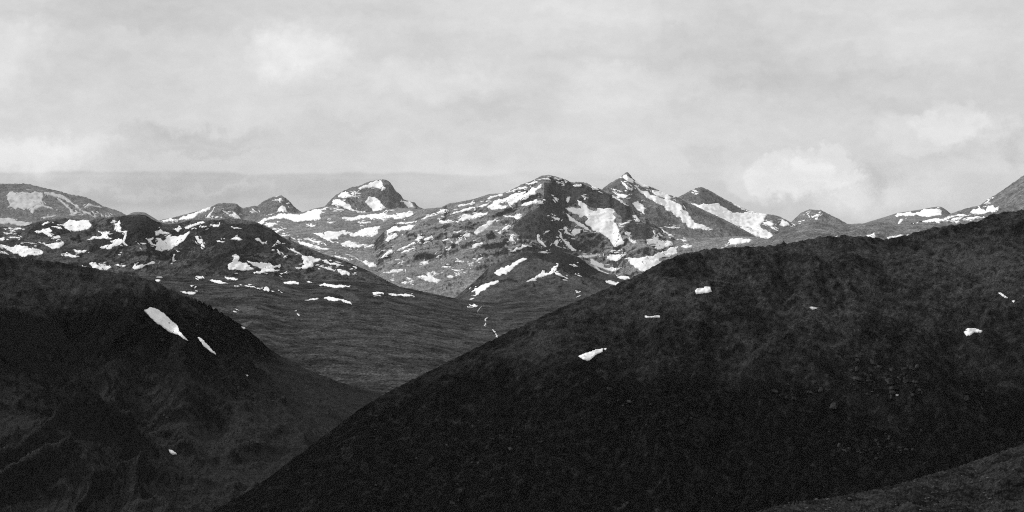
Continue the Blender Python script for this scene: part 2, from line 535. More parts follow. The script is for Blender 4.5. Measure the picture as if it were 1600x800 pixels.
terrain('sharp', 'sharp_peak', 'sharp pointed peak right of centre with snow down its right ridge', M_PEAK,
        [(880, 340), (915, 312), (940, 296), (950, 288), (962, 281), (968, 278), (976, 271), (980, 268), (984, 272), (988, 278), (995, 284),
         (1010, 290), (1025, 295), (1040, 303), (1055, 307), (1065, 311), (1075, 318), (1085, 321), (1100, 328), (1130, 342),
         (1150, 352), (1170, 363), (1186, 372), (1230, 388), (1270, 394)],
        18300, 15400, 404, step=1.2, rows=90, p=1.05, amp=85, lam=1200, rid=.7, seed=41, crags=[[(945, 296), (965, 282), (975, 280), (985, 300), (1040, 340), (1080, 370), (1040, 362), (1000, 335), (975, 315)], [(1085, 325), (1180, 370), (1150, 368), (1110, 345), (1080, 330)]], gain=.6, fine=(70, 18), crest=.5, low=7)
terrain('plateau', 'snow_plateau', 'rolling rocky upland streaked with long snowfields under the dome peak', M_MOUNT,
        [(340, 392), (380, 358), (400, 345), (415, 337), (440, 333), (471, 332), (490, 326), (510, 322), (530, 324), (545, 330), (560, 333),
         (600, 328), (625, 325), (650, 326), (690, 327), (730, 340), (760, 350)],
        16500, 11200, 450, step=1.3, rows=110, p=1.25, amp=65, lam=1100, gain=.58, rid=.55, seed=47, crest=.2, fine=(60, 10))
terrain('centre', 'central_mountain', 'broad central mountain, pale snow-streaked left slope and dark rocky right face', M_MOUNT,
        [(470, 470), (520, 438), (560, 404), (582, 380), (600, 362), (618, 349), (640, 338), (665, 326), (690, 324), (700, 318), (715, 316),
         (740, 311), (765, 303), (785, 302), (800, 296), (815, 288), (830, 283), (845, 275), (857, 273), (870, 276), (885, 281),
         (893, 285), (905, 284), (918, 286), (925, 291), (940, 296), (955, 303), (965, 310), (978, 316), (985, 324), (1000, 334),
         (1020, 348), (1040, 362), (1055, 369), (1085, 373), (1120, 371), (1150, 369), (1185, 371), (1220, 376), (1260, 386), (1310, 400)],
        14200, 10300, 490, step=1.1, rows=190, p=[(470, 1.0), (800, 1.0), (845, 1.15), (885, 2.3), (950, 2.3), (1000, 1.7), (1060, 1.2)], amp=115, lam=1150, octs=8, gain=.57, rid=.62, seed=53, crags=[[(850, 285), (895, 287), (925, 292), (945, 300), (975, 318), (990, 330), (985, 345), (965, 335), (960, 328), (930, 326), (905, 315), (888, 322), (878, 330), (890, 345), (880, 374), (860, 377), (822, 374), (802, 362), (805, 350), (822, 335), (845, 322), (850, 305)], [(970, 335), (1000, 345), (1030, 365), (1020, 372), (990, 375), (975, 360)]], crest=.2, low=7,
        aniso=(0.95, 2.0), fine=(45, 10),
        bumps=[(850, .86, 22, .16, 90), (905, .74, 32, .14, -120), (945, .6, 34, .16, -110), (815, .62, 26, .16, 80),
               (1000, .72, 26, .2, 70), (860, .5, 22, .1, 50), (925, .48, 30, .08, -30)])
terrain('knolls', 'knobbly_hills', 'dark knobbly hills with scattered snow patches, left middle distance', M_KNOLL,
        [(-160, 362), (-60, 355), (0, 354), (25, 356), (42, 352), (60, 346), (80, 343), (100, 341), (120, 342), (140, 345), (150, 342), (165, 340),
         (185, 338), (192, 337), (200, 336), (215, 335), (228, 336), (235, 341), (245, 346), (260, 350), (280, 349), (300, 343),
         (320, 344), (345, 343), (360, 341), (380, 343), (400, 347), (410, 351), (425, 358), (440, 370), (470, 382), (500, 395),
         (540, 408), (580, 425), (600, 436), (640, 456)],
        [(-160, 11200), (140, 10900), (215, 10300), (265, 10700), (345, 10200), (600, 9900)], 9000, 462, step=1.2, rows=130, p=.92,
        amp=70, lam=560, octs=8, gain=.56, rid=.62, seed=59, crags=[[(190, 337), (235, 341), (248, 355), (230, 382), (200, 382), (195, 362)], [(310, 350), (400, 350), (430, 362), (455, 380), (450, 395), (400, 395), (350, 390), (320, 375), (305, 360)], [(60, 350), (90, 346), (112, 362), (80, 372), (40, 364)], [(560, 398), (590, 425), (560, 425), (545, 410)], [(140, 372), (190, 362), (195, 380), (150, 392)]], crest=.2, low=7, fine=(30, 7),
        bumps=[(268, .62, 24, .22, -60), (350, .55, 50, .25, 55), (215, .7, 26, .2, 40), (120, .7, 22, .14, -35), (80, .45, 50, .1, -20)])
terrain('hillock', 'double_topped_hillock', 'dark double-topped hillock before the central mountain', M_HILLOCK,
        [(690, 478), (715, 462), (740, 441), (764, 418), (790, 403), (810, 395), (825, 391), (840, 395), (855, 396), (875, 392), (890, 395), (905, 402),
         (920, 414), (935, 423), (950, 428), (970, 431), (990, 433), (1010, 438), (1060, 452)],
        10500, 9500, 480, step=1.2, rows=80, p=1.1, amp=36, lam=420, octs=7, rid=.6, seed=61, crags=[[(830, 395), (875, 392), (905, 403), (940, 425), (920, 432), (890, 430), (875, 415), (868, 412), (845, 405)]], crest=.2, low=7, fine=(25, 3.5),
        bumps=[(850, .6, 16, .35, -22), (872, .6, 9, .3, 22)])
terrain('palehill', 'pale_rock_hill', 'pale rubbly rock hill just behind the dark right ridge', M_LIGHTROCK,
        [(1150, 396), (1185, 380), (1205, 370), (1220, 362), (1240, 353), (1255, 347), (1275, 344), (1300, 348), (1325, 350), (1350, 349), (1370, 347),
         (1400, 350), (1450, 350), (1500, 349), (1560, 350), (1640, 352), (1740, 356)],
        8600, 7200, 408, step=1.4, rows=60, amp=30, lam=340, octs=7, rid=.7, seed=67, crest=.3, fine=(25, 3))
terrain('tundra', 'tundra_valley', 'grey tundra valley floor between the two dark hills', M_TUNDRA,
        [(60, 440), (150, 432), (300, 431), (370, 432), (385, 429), (400, 427), (415, 429), (440, 436), (470, 438), (560, 440), (600, 444), (640, 451), (700, 464),
         (740, 471), (775, 473), (820, 467), (870, 468), (920, 467), (1000, 468), (1060, 470)],
        9000, 4700, 665, step=1.5, rows=220, p=.95, amp=20, lam=420, octs=8, gain=.58, rid=.35, seed=71, crags=[[(375, 440), (405, 428), (440, 444), (460, 458), (430, 452), (400, 447)], [(525, 455), (548, 456), (562, 468), (548, 474)], [(365, 478), (395, 478), (415, 494), (385, 490)]], crest=.5, back=.22, back_len=500,
        low=9, fine=(22, 3),
        bumps=[(415, .93, 30, .05, 14), (540, .90, 30, .03, 12), (380, .78, 40, .04, 10)])
terrain('lefthill', 'left_hill', 'near-black heath hill filling the lower left, with gullies and crags', M_HEATH2,
        [(-220, 400), (-100, 398), (0, 402), (40, 405), (80, 408), (125, 415), (150, 420), (200, 430), (240, 438), (265, 453), (290, 462), (315, 472),
         (335, 482), (360, 497), (380, 510), (400, 526), (420, 545), (440, 558), (470, 573), (500, 586), (540, 600), (580, 612),
         (620, 624), (680, 640), (760, 665)],
        [(-220, 4300), (0, 4200), (300, 4300), (450, 4350), (620, 4300), (760, 4200)], 2550, 870, step=1.5, rows=330, p=[(-220, 2.2), (150, 2.0), (300, 1.5), (500, 1.2)], amp=135, lam=520, octs=9, gain=.52,
        rid=.8, seed=73, crest=.3, low=19, fine=(26, 3.2),
        bumps=[(110, .70, 60, .14, -150), (215, .60, 35, .13, -90), (130, .34, 70, .16, 70), (290, .68, 30, .2, 80), (10, .85, 50, .1, 50), (165, .9, 40, .08, 30), (400, .52, 60, .07, 45), (340, .56, 24, .12, -40)])
terrain('righthill', 'right_hill', 'huge near-black heath hillside filling the lower right', M_HEATH,
        [(240, 860), (290, 828), (330, 800), (400, 760), (450, 722), (500, 685), (560, 640), (600, 615), (650, 590), (700, 565), (750, 540), (790, 520),
         (830, 502), (870, 483), (920, 462), (960, 445), (1000, 428), (1030, 410), (1060, 398), (1100, 390), (1150, 386), (1200, 384),
         (1240, 378), (1280, 370), (1320, 368), (1360, 370), (1380, 374), (1400, 371), (1430, 363), (1460, 355), (1500, 350),
         (1530, 345), (1545, 336), (1570, 331), (1600, 328), (1680, 320), (1820, 312)],
        [(240, 2150), (330, 2200), (600, 2500), (1000, 2800), (1300, 3000), (1820, 3100)], [(240, 1900), (1820, 2050)], 960, step=1.5, rows=360,
        p=.72, amp=46, lam=340, octs=9, gain=.58, rid=.5, seed=79, crest=.65, low=21, fine=(20, 3.4),
        bumps=[(1420, .42, 60, .10, 16), (1380, .36, 50, .05, -14), (1120, .75, 60, .1, -12), (880, .55, 70, .12, 10), (1480, .74, 40, .1, -10)])
terrain('nearslope', 'near_slope', 'rough grassy near slope across the bottom right corner', M_NEAR,
        [(1080, 850), (1120, 826), (1160, 806), (1200, 793), (1250, 783), (1300, 777), (1350, 768), (1400, 757), (1450, 742), (1500, 728), (1550, 710),
         (1600, 693), (1680, 670), (1820, 640)],
        [(1080, 210), (1600, 330), (1820, 380)], [(1080, 110), (1820, 130)], 1150, step=1.6, rows=160, p=.8, amp=3.4, lam=34, octs=8, gain=.56, rid=.4, seed=83,
        crest=.5, low=15, fine=(2.2, .42))


# ------------------------------------------------------------------ snow lying on the hills: outlines, one per patch
SNOW = [
    ('farleft', 'large hazy grey-white snowfield on the far-left mountain', 'snowfield', (10,306,20,299,36,300,66,301,69,308,66,314,69,318,60,320,50,325,38,329,30,325,12,325,14,317,11,312)),
    ('farleft', 'curved snow streak beside the hazy snowfield on the far-left mountain', 'snow patch', (69,300,84,301,96,305,108,312,120,320,128,329,124,329,114,320,108,317,102,312,90,308,80,306,70,303)),
    ('farleft', None, None, (128,329,140,333,148,339,144,338,138,335,130,333)),
    ('farleft', None, None, (131,324,138,318,144,320,156,322,160,325,148,323,136,323.6,133,326)),
    ('farleft', None, None, (45,327,60,320,69,320,84,327,80,327,66,323,54,328,52,334,48,332)),
    ('farleft', 'pale snow band at the foot of the far-left mountain, cut by picture edge', 'snowfield', (0,341,20,342,26,346,40,348,50,348,42,355,26,352,12,350,-8,350,-8,341)),
    ('farleft', None, None, (64,340,80,338,88,337,76,341,68,342)),
    ('farleft', None, None, (88,308,104,320,114,329,118,334,112,335,109,328,100,320,90,312)),
    ('farleft', None, None, (156,332,163,339,159,339)),
    ('farleft', None, None, (168,332,175,339,171,339)),
    ('farleft', None, None, (108,336,120,331,128,332,120,334,112,338)),
    ('farleft', None, None, (140,329,145,330,152,339,149,339)),
    ('knolls', 'broad bright snow patch in the hollow below the far-left mountain', 'snow patch', (98,350,106,346,112,344,138,344,143,351,140,356,130,360,114,361.6,106,359,100,354)),
    ('knolls', 'forked snow patch on the leftmost knoll, left of the broad bright patch', 'snow patch', (54,361.6,66,358,78,356,81,362,76,364,83,369,80,370,68,364,56,363)),
    ('knolls', None, None, (83,370,92,368,95,371,86,373)),
    ('knolls', None, None, (65,351.6,74,347.4,76,348.4,68,352.4)),
    ('knolls', None, None, (80,354,90,354,96,356,98,359,90,357)),
    ('knolls', None, None, (6,365.6,18,363.4,21,364.4,12,366.6)),
    ('knolls', None, None, (-6,372,6,372,7.6,374.4,3,376.6,-6,376)),
    ('knolls', None, None, (13,371,30,370.6,32,372,16,372.6)),
    ('knolls', None, None, (24,356,33,356.4,34,358,27,358)),
    ('knolls', None, None, (12,356.8,18,357.2,24,359.4,16,358.6)),
    ('knolls', 'big ragged snowfield touching the left picture edge above the dark hill', 'snowfield', (-8,382,12,384.4,22,386,31,382.4,35,385,40,385,54,388,62,390,68,394,66,397,59,399.4,50,398,42,400,38,401.6,30,399,22,397,16,393,10,390,6,387,-8,386.4)),
    ('knolls', None, None, (-6,391,8,393.6,12,396.6,8,397,-6,394.4)),
    ('knolls', 'boat-shaped snow patch right of the ragged snowfield at left edge', 'snow patch', (60,378,66,380,76,382,80,381,88,379,98,377.4,100.4,380,95,385,91,388,81,389.4,76,386,70,383)),
    ('knolls', None, None, (34,378,46,379.4,58,381,50,381.4)),
    ('knolls', 'flat lens of snow, upper of two lying one above the other', 'snow patch', (112,391,124,391,137,390.6,133,393.6,126,395.4,118,394)),
    ('knolls', 'flat lens of snow, lower of two lying one above the other', 'snow patch', (100,398.6,112,398,122.4,399.6,121,401.6,112,402.6,103,401)),
    ('knolls', None, None, (96,396.4,110,396.4,109,397.4,98,397.4)),
    ('knolls', 'flat-based jagged snow patch left of the darkest rounded knoll', 'snow patch', (136,374.4,144,370,158,369,160,366,153,362,154,360.6,164,362.4,172.4,361.6,170,365,167,367,170,370.6,175.6,372,172,373.6,144,373.6)),
    ('knolls', 'upright snow gully patch on left shoulder of the darkest rounded knoll', 'snow patch', (177,350,184,348,187,344,188.4,348,187.6,354,189,363,185,362.4,180,360,181,353)),
    ('knolls', None, None, (188,362.4,196,360.6,199.6,361,198,368,196,374,195.6,380,199.6,384,194,383,192,379,193,372,195,366,193.6,364)),
    ('knolls', 'snow patch at the left foot of the darkest rounded knoll', 'snow patch', (156,386.4,166,383,176,380,180,374,190,373.4,192.4,378,190,382.4,180,383.4,176,386,169,389.6,160,388.6)),
    ('knolls', None, None, (221,379.6,225,380,223,382.4)),
    ('knolls', None, None, (184.4,397.6,189.6,397,189,398.4,186,399)),
    ('knolls', None, None, (230,374,239,370.6,240,373,236,376,239,381,244,383,245,385,236,382.4,232,379)),
    ('knolls', None, None, (243,362,248,360,251,357.4,255,362,266,364.4,258,365.4,250,365,243,368)),
    ('knolls', 'large ragged snowfield in the dip between the two dark knolls', 'snowfield', (243,391,245,385,244,380,247,375,243,373,250,372,256,376,262,369,268,366,266,370,278,370,288,366,296,361,296,365,290,372,284,378,276,384,269,389,266,391,258,390,252,393)),
    ('knolls', None, None, (270,358,276,356.6,279,352.4,284.4,357.6,277,362.6,275,360)),
    ('knolls', 'thin snow streak along the crest left of the broad dark knoll', 'snow patch', (289,355,296,351.4,300,351,318,346,320,348,308,351.6,300,354.4,296,356.8,291,358)),
    ('knolls', None, None, (314,355,322,353,323.6,354.4,318,356)),
    ('knolls', 'small flat snow patch near the crest of the broad dark knoll', 'snow patch', (326,353,334,351,342.6,351.4,342.4,354.4,334,354.8)),
    ('knolls', None, None, (363,355.2,369,355.6,370,357.6,365,357.2)),
    ('knolls', 'isolated almond-shaped snow patch on left flank of the broad dark knoll', 'snow patch', (304.4,369.6,310,369,317,375,320,387,315,385,309,379)),
    ('knolls', 'small peaked snow patch in the middle of the broad dark knoll', 'snow patch', (360,374.6,366,371,369,367.4,372.4,370.6,377,373,370,374.6)),
    ('knolls', None, None, (338,376.4,344,376,344.4,378,340,378)),
    ('knolls', 'small bent snow patch on right side of the broad dark knoll', 'snow patch', (398,373,405,372,413,378,411,382,406,377.6,401,376)),
    ('knolls', None, None, (432,378,434,375,439,379.6)),
    ('knolls', None, None, (453,388.6,458,389,466,394,472,398,466,397,456,392)),
    ('knolls', None, None, (433.6,393.4,437,394.4,438.4,398,435,396)),
    ('knolls', None, None, (443.6,400,447.4,401.2,445.4,402.4)),
    ('knolls', 'snowfield shaped like a seated figure at the foot of the broad dark knoll', 'snowfield', (356,418,358,412,364,409,365,405,362,400,367,397,372,399,373,406,372,409,380,411,386,411,391,415,390,417,398,421,388,422.6,370,421.4,358,421.6)),
    ('knolls', 'ragged splintered snowfield right of the figure-shaped one below the knoll', 'snowfield', (386,407.4,396,410.4,406,411,418,412,420,410,424,413,428,416,438,413,439,416,436,419,430,418,426,421,438,423.6,428,424.4,416,424.4,412,426,398,428,396,425.6,408,424,410,420,400,416,393,413,389,411)),
    ('knolls', 'boot-shaped snow patch on the lower right flank of the broad dark knoll', 'snow patch', (461,418,472,417,476,414,471,402,472,399,484,400,496,404,502,406,496,409,491,410,490,416,480,419.6,470,418.6,463,420)),
    ('knolls', 'snow streak trailing right from the boot-shaped patch', 'snow patch', (502,405,510,405.6,518,411,524,411,538,415.6,530,415.6,516,414,510,411)),
    ('knolls', None, None, (506,417.4,514,418,523,422,522,423.6,514,421.6)),
    ('knolls', 'snow patch low on the tail end of the broad dark knoll', 'snow patch', (527,421,532,420.6,538,423,547,427,545,431,538,429,530,425.6)),
    ('knolls', None, None, (551,416.4,558,418.4,557,420.4)),
    ('knolls', None, None, (437,427.4,448,424,449,426,440,429)),
    ('knolls', None, None, (409,429.4,415,430,416.4,431.8)),
    ('knolls', None, None, (498,415.6,503,416.4,500,417.4)),
    ('knolls', None, None, (550,427.6,558,428.4,552,429.4)),
    ('knolls', None, None, (271,397.6,273.6,397,272,402,272.4,406,275.6,407.6,269.6,409,269.6,402)),
    ('knolls', None, None, (275,391.4,281,392.6,278,394.4)),
    ('knolls', "jagged snow patch just above the dark left hill's crest", 'snow patch', (140,411,149,410,152,414,158,417,154,412,166,413,160,414.4,174.4,417.4,167,422,156,422.6,148,421,144,418)),
    ('knolls', 'small flat snow patch right of the jagged one above the left hill', 'snow patch', (179,414.4,184,412.4,197,415.6,193,417.6,186,416)),
    ('knolls', "thin forked snow streak slanting above the dark left hill's crest", 'snow patch', (206,419,210,414,217,409.6,212,414,212,416.4,224,414,243,409.6,242,411.6,224,417,210,421)),
    ('knolls', None, None, (124,419.6,133,417,134.4,420.6)),
    ('tundra', None, None, (242,437.4,251,437.6,248,440.4,244,439.4)),
    ('tundra', None, None, (308,433,315,432.4,316.6,435,310,435)),
    ('tundra', "thin flat snow strip right behind the dark left hill's edge", 'snow patch', (281,456,288,455.2,300,457.6,306,457.6,303,460,294,459,286,458)),
    ('tundra', None, None, (297,447,301,447,300,448.4)),
    ('tundra', 'oval snow patch on the tundra below the ragged snowfields', 'snow patch', (443,441.6,454,439,467,441.6,467,444,454,444.4,445,443.6)),
    ('tundra', "long flat tapering snow patch at the tundra's far rim", 'snow patch', (498,445,510,444,530,445,548,446.6,546,449,528,450,516,448,506,446)),
    ('tundra', None, None, (476,469,488,466.6,498,466.4,492,468.8,482,469.6)),
    ('tundra', 'arched snow patch under a small dark rise on the tundra', 'snow patch', (506,466.4,516,464,528,466.4,536,468,548,472,550,476,540,473,530,469.4,512,468.4)),
    ('tundra', 'small blocky snow patch alone on the tundra, left of valley centre', 'snow patch', (582,457,588,456,599.6,457.6,599,460.4,584,461)),
    ('tundra', None, None, (608,460,620,460.6,614,461.8)),
    ('tundra', 'slim slanting snow patch left of the small dark tundra hump', 'snow patch', (326,437.6,338,438.4,357,443.6,348,443.6,334,440.6)),
    ('tundra', 'wedge of snow above the slim slanting patch on the tundra', 'snow patch', (351,432.6,364,433.6,372,436,368,438.4,358,436.6)),
    ('tundra', 'slim snow strip at the foot of the small dark tundra hump', 'snow patch', (382,446.4,390,446.4,406,450,404,451.4,394,449)),
    ('tundra', 'small triangular snow patch on right foot of the small tundra hump', 'snow patch', (410.4,453,416,447.6,421,452,420,455.6,414,454.4)),
    ('tundra', None, None, (308,432.4,316,433,316,435,311,435)),
    ('tundra', None, None, (368,482.6,374.4,485.4,370,484.6)),
    ('tundra', None, None, (299,458.4,307,457.6,302,459.6)),
    ('tundra', None, None, (464,491,467.6,490.6,465.6,492.4)),
    ('tundra', None, None, (479,440.4,482,439.2,488,441.6,484,442)),
    ('tundra', None, None, (424,454.4,429,455.6,426,456.2)),
    ('tundra', None, None, (438,455.6,442.4,457.6,440,458)),
    ('tundra', None, None, (369,446.6,374.4,447.4,371,448)),
    ('tundra', 'thin winged snow patch on the tundra right of the blocky patch', 'snow patch', (608,460,622,460.4,634,459,647,462,640,463.4,622,461.4)),
    ('tundra', None, None, (736,477,747,478,744,480,739,479.4)),
    ('plateau', 'long white snowfield sweeping along the plateau below the twin peaks', 'snowfield', (403,348,412,341,428,338,448,335,470,334.4,480,331,492,327,510,324,510,328,502,329,500,337,502,342,492,345,474,346,460,346.4,448,342,432,341,414,345,408,351)),
    ('plateau', None, None, (412,351,420,348,432,349,426,354,420,355)),
    ('plateau', None, None, (480,353,494,351,492,354,482,354.4)),
    ('plateau', None, None, (520,326.6,530,327,538,329,530,329.4)),
    ('plateau', 'long level snow band directly below the dome peak', 'snowfield', (534,341,546,340,560,337,576,335,596,333,602,329,610,328,600,333,604,335,620,337,620,340,608,341,596,343,586,341,570,341,558,344,540,343)),
    ('plateau', 'bright blocky snowfield at right foot of the dome peak', 'snowfield', (600,340,610,336,620,336,630,332,645,330,647,336,638,340,622,342.4,612,339,602,342.4)),
    ('plateau', None, None, (512,348,521,347,519,349.4)),
    ('plateau', None, None, (562,348,580,346,580,348,566,349.4)),
    ('plateau', 'broad rock-dotted snowfield in the basin left of the central mountain', 'snowfield', (489,364,504,363,508,368,507,363,520,362,540,360,540,363,552,365,562,360,574,356,586,354,593,353,590,360,588,367,580,370,568,369,558,369,548,369,534,366,528,370,529,374,516,375,522,378,530,380,520,380,510,375,500,369)),
    ('plateau', 'ragged snow patch at the bottom of the rock-dotted basin snowfield', 'snow patch', (532,381,546,376,558,380,550,381,573,382,566,384,554,388,544,385.6)),
    ('centre', 'short thick snow dash at left foot of the central mountain', 'snow patch', (602,375,606,370,612,367,620,365,622,369,612,374,606,378)),
    ('plateau', None, None, (569,387,576,384,584,382,586,382.4,580,386.4,572,388)),
    ('centre', 'long split snow streak at far left of the central mountain', 'snow patch', (604,360,612,355,620,353,623,356,650,351,645,356,642,359,628,359,612,363,604,365)),
    ('centre', None, None, (602,398,606,392,613,390,614,394,604,400)),
    ('plateau', 'long slim snow dash slanting down right behind the broad dark knoll', 'snow patch', (465,377,476,378,492,384,500,386,518,390,504,390,486,386.4,468,381)),
    ('plateau', None, None, (474,373,486,373.6,500,379,504,381.6,490,379)),
    ('plateau', None, None, (436,366.4,448,368,444,369.2)),
    ('plateau', None, None, (454,370,463,374.4,460,374.6)),
    ('plateau', None, None, (428,362,444,357,438,361,432,363.6)),
    ('plateau', None, None, (522,399.6,530,400,543,404,540,405.4,528,402.4)),
    ('plateau', 'white wedge of snow where the knoll tail meets the central slope', 'snow patch', (549,401.6,555,402.4,566,408,576,410,584,410.4,588,414,588,419,580,417.6,570,412,560,406)),
    ('centre', None, None, (593,403.6,600,398,607,391,611,390,614,395,606,398,598,403.6)),
    ('centre', 'flat oval snow patch at the left foot of the central mountain', 'snow patch', (604,425,612,422,630,420.6,630,423,622,426.4,608,427.4)),
    ('centre', None, None, (596,436.4,608,439.4,606,440.8)),
    ('centre', None, None, (715,322,720,319.6,732,318.6,743,316,742,318,728,321.2,717,324)),
    ('centre', 'thin upper snow streak on left shoulder of the central mountain', 'snow patch', (703,335.4,712,331,730,326,743,324,743,326,730,329.6,712,334)),
    ('centre', "broad wavy snow band midway up the central mountain's left slope", 'snow patch', (715,344,721,340,722,336,730,335,738,337,748,333,763,331,761,335.6,748,339,736,342,722,345.6)),
    ('centre', 'small level snow patch left of the broad wavy band', 'snow patch', (686,346,696,345,700,343,711,345,708,347.4,696,348.6,690,350,686,348.4)),
    ('centre', None, None, (682,332,688,329,696,327,694,332,686,334)),
    ('centre', None, None, (658,343,666,337,677,334,673,338,664,342.4)),
    ('centre', None, None, (616,349.4,628,346.8,634,348,649,345.4,646,348,630,350.4)),
    ('centre', "spear-shaped snow streak in the middle of the central mountain's left slope", 'snow patch', (740,364,748,356,756,351,768,345,775,342.4,770,349,760,358,752,362.4,742,366)),
    ('centre', None, None, (710,365,716,362,723,359.6,720,363)),
    ('centre', None, None, (722,370,728,365,735,364.4,734,369,728,370)),
    ('centre', None, None, (712,381.6,713,377,721,373,722,375,716,380)),
    ('centre', None, None, (699,391,705,383.6,704.4,388,701,391.6)),
    ('centre', None, None, (691,375.6,700,373,701.6,374.4,693,377.4)),
    ('centre', None, None, (662,375,668,371,674,367.4,676.4,370,670,375,664,376)),
    ('centre', None, None, (660,381.6,668,377,667,379.4)),
    ('centre', None, None, (649,375,652,370,660,369,658,373,653,376.4)),
    ('centre', "long thin snow streak low on the central mountain's left slope", 'snow patch', (620,392,630,386,642,381,648,378.4,650,381,640,385,626,391)),
    ('centre', None, None, (626,395.6,632,391,644,388,643,390,634,393.6)),
    ('centre', 'small snow dash below the spear-shaped streak', 'snow patch', (736,388,738,384,748,380,754,378.4,755,381.6,746,384.4,738,388.4)),
    ('centre', 'largest snowfield just left of the central summit, with a rock hole', 'snowfield', (762,325,770,318,774,313,788,311,798,305,816,300,822,299,816,305,824,301,834,293,847,288,846,292,836,298,830,305,822,312,810,313.6,800,320,795,320,792,315,782,316,778,320,786,321.6,794,321,786,326.4,774,327.6)),
    ('centre', 'snow patch against the dark face, right below the largest summit snowfield', 'snow patch', (814,321,824,316,834,314,838,311,840,314,849,314,848,318.4,838,318,826,320.4,816,322.4)),
    ('centre', 'snow patch at left edge of the lower dark buttress', 'snow patch', (788,339,800,337.6,806,335,816,336,814,341,808,343,803,340)),
    ('centre', "slim snow streak right under the central mountain's left crest", 'snow patch', (761,311.6,766,307,774,305.6,786,303,784,307,776,307.6,768,310,764,312.4)),
    ('centre', None, None, (748,322,758,319,764,317.6,760,322,752,323.6)),
    ('centre', None, None, (811,295,823,290.4,821,293.2,812,296.4)),
    ('centre', None, None, (826,287,840,283,840,285.2,830,288)),
    ('centre', None, None, (794,299,806,296.4,804,298.2)),
    ('centre', None, None, (846,278.4,858,278.6,861,281.6,856,281)),
    ('centre', None, None, (866,279,875,280,872,281.8)),
    ('centre', None, None, (874,286,883,287.4,880,288.8)),
    ('centre', None, None, (795,377,798,369,796,366,804,366,802,373,807,379,800,377)),
    ('centre', None, None, (784,360,790,354,796,351,793,355,786,359.6)),
    ('centre', None, None, (777,364,782,361,784,364,781,366)),
    ('centre', "snow dash right above the double-topped hillock's left top", 'snow patch', (800,392,806,387,816,382,825,383.6,822,386,810,390,803,393)),
    ('centre', None, None, (841,394,850,392.6,861,394.4,852,395.8)),
    ('centre', None, None, (656,411,662,409,670,406.4,669,411,664,413)),
    ('centre', None, None, (710.4,408,721.4,407,720,409.4,712,409.6)),
    ('centre', None, None, (743,408.6,748,403.6,755,402,753,405,747,408)),
    ('centre', None, None, (692,416.4,702,416,700,418,695,418.4)),
    ('centre', None, None, (705,421,716,422.4,724,420.6,718,424,712,423.6)),
    ('centre', 'heart-shaped snow patch low on the slope before the tundra rim', 'snow patch', (651,432.4,660,430,668,432.4,666,428,671,425.6,675,431,680,435,688,439,682,442.4,674,441,668,439,658,436)),
    ('centre', None, None, (675,424.4,683.6,427,680,428.6)),
    ('centre', None, None, (698,431.6,704,430,710,432.4,702,434.4)),
    ('centre', None, None, (713,428,719.6,428,716,430)),
    ('centre', None, None, (730,413,740,410.6,734,413.2)),
    ('centre', None, None, (682,401.6,687,398.4,685,401.2)),
    ('centre', None, None, (627,441.2,632,440.4,638,441.8,634,444)),
    ('centre', None, None, (637,438,647,440.6,643,441.2)),
    ('centre', None, None, (626,410,629.6,410.4,628,412.4)),
    ('hillock', 'lowest snow streak left of the hillock, just above the valley lake', 'snow patch', (736,461.6,744,460,743,455,738,455,742,450,756,445,768,440,778,438,779,441,772,445,760,450,752,455,748,460,742,462.4)),
    ('centre', "big bright snowfield pouring down the central mountain's dark right face", 'snowfield', (883,325,892,324,906,325,910,329,908,324,904,320,902,312.4,910,317,916,320,918,325,928,330,933,330,934,325.6,946,326,958,327,960,329,958,335,962,339,960,344,963,350,968,358,967,362,972,372,976,378,974,382,960,386,956,382,954,376,949,371,940,366,926,360,920,353,914,348,919,343,917,339,914,337,908,340,904,338,906,335,898,334,892,331)),
    ('centre', 'slanting snow arm left of the big bright snowfield on the dark face', 'snow patch', (884,333,890,337,898,343,908,349,914,354,920,358,930,364,924,363,914,358,906,354,894,346,889,344,888,339)),
    ('centre', None, None, (880,356,887,353,885,358,890,364,895,369,890,367,883,361)),
    ('centre', None, None, (892,364,898,357,908,358,906,364,898,368)),
    ('centre', "narrow snow gully running down to the hillock's right top", 'snow patch', (872,360,876,363,878,369,882,375,890,379,893,384,901,391,893,392,887,386,882,380,878,374)),
    ('centre', None, None, (866,379,871,374,873,378,870,383,878,387,870,385,867,383)),
    ('centre', None, None, (840,366,844,369,843,373,848,378,854,386,848,383,840,376)),
    ('centre', None, None, (861,339,870,340,875,341,873,345,866,342)),
    ('centre', None, None, (848,366,852,362,859,360,856,363)),
    ('centre', None, None, (895,289.4,909,288.4,909,290.8,897,291)),
    ('centre', None, None, (919,290.4,926,291.4,936,296.4,932,296.8,924,293.4)),
    ('centre', None, None, (885,310,890,307,890,312,887,317)),
    ('centre', None, None, (913,310,917,308,915,312,912.4,313)),
    ('centre', None, None, (864.4,307,872,316,868,313)),
    ('centre', "snow rib following the central mountain's right crest", 'snow patch', (956,304.8,964,308.4,972,313.4,979,320.4,976,320.4,968,314.4,960,309.4)),
    ('centre', None, None, (988,337,993,336,1000,344,999,347,992,346,994,342)),
    ('centre', None, None, (967,352.6,976,348,985,346,980,349,972,352)),
    ('centre', "zigzag snow patch right of the big bright snowfield's foot", 'snow patch', (976,363.4,985,363,985,368,982,369,988,375,994,376,995,380,988,380,982,375,984,371)),
    ('centre', 'rounded snow patch at the right foot of the central mountain', 'snow patch', (1010,374,1022,372,1026,375,1024,371,1029,375,1042,376,1050,378,1051,383,1042,386,1030,389,1022,388,1026,382,1018,381,1014,383)),
    ('centre', None, None, (1025,365,1028,367,1027,370)),
    ('centre', None, None, (1032,357,1040,362,1052,369,1048,369.4,1037,363.4)),
    ('centre', None, None, (1062,373.6,1068,374.4,1073,377,1068,377.6)),
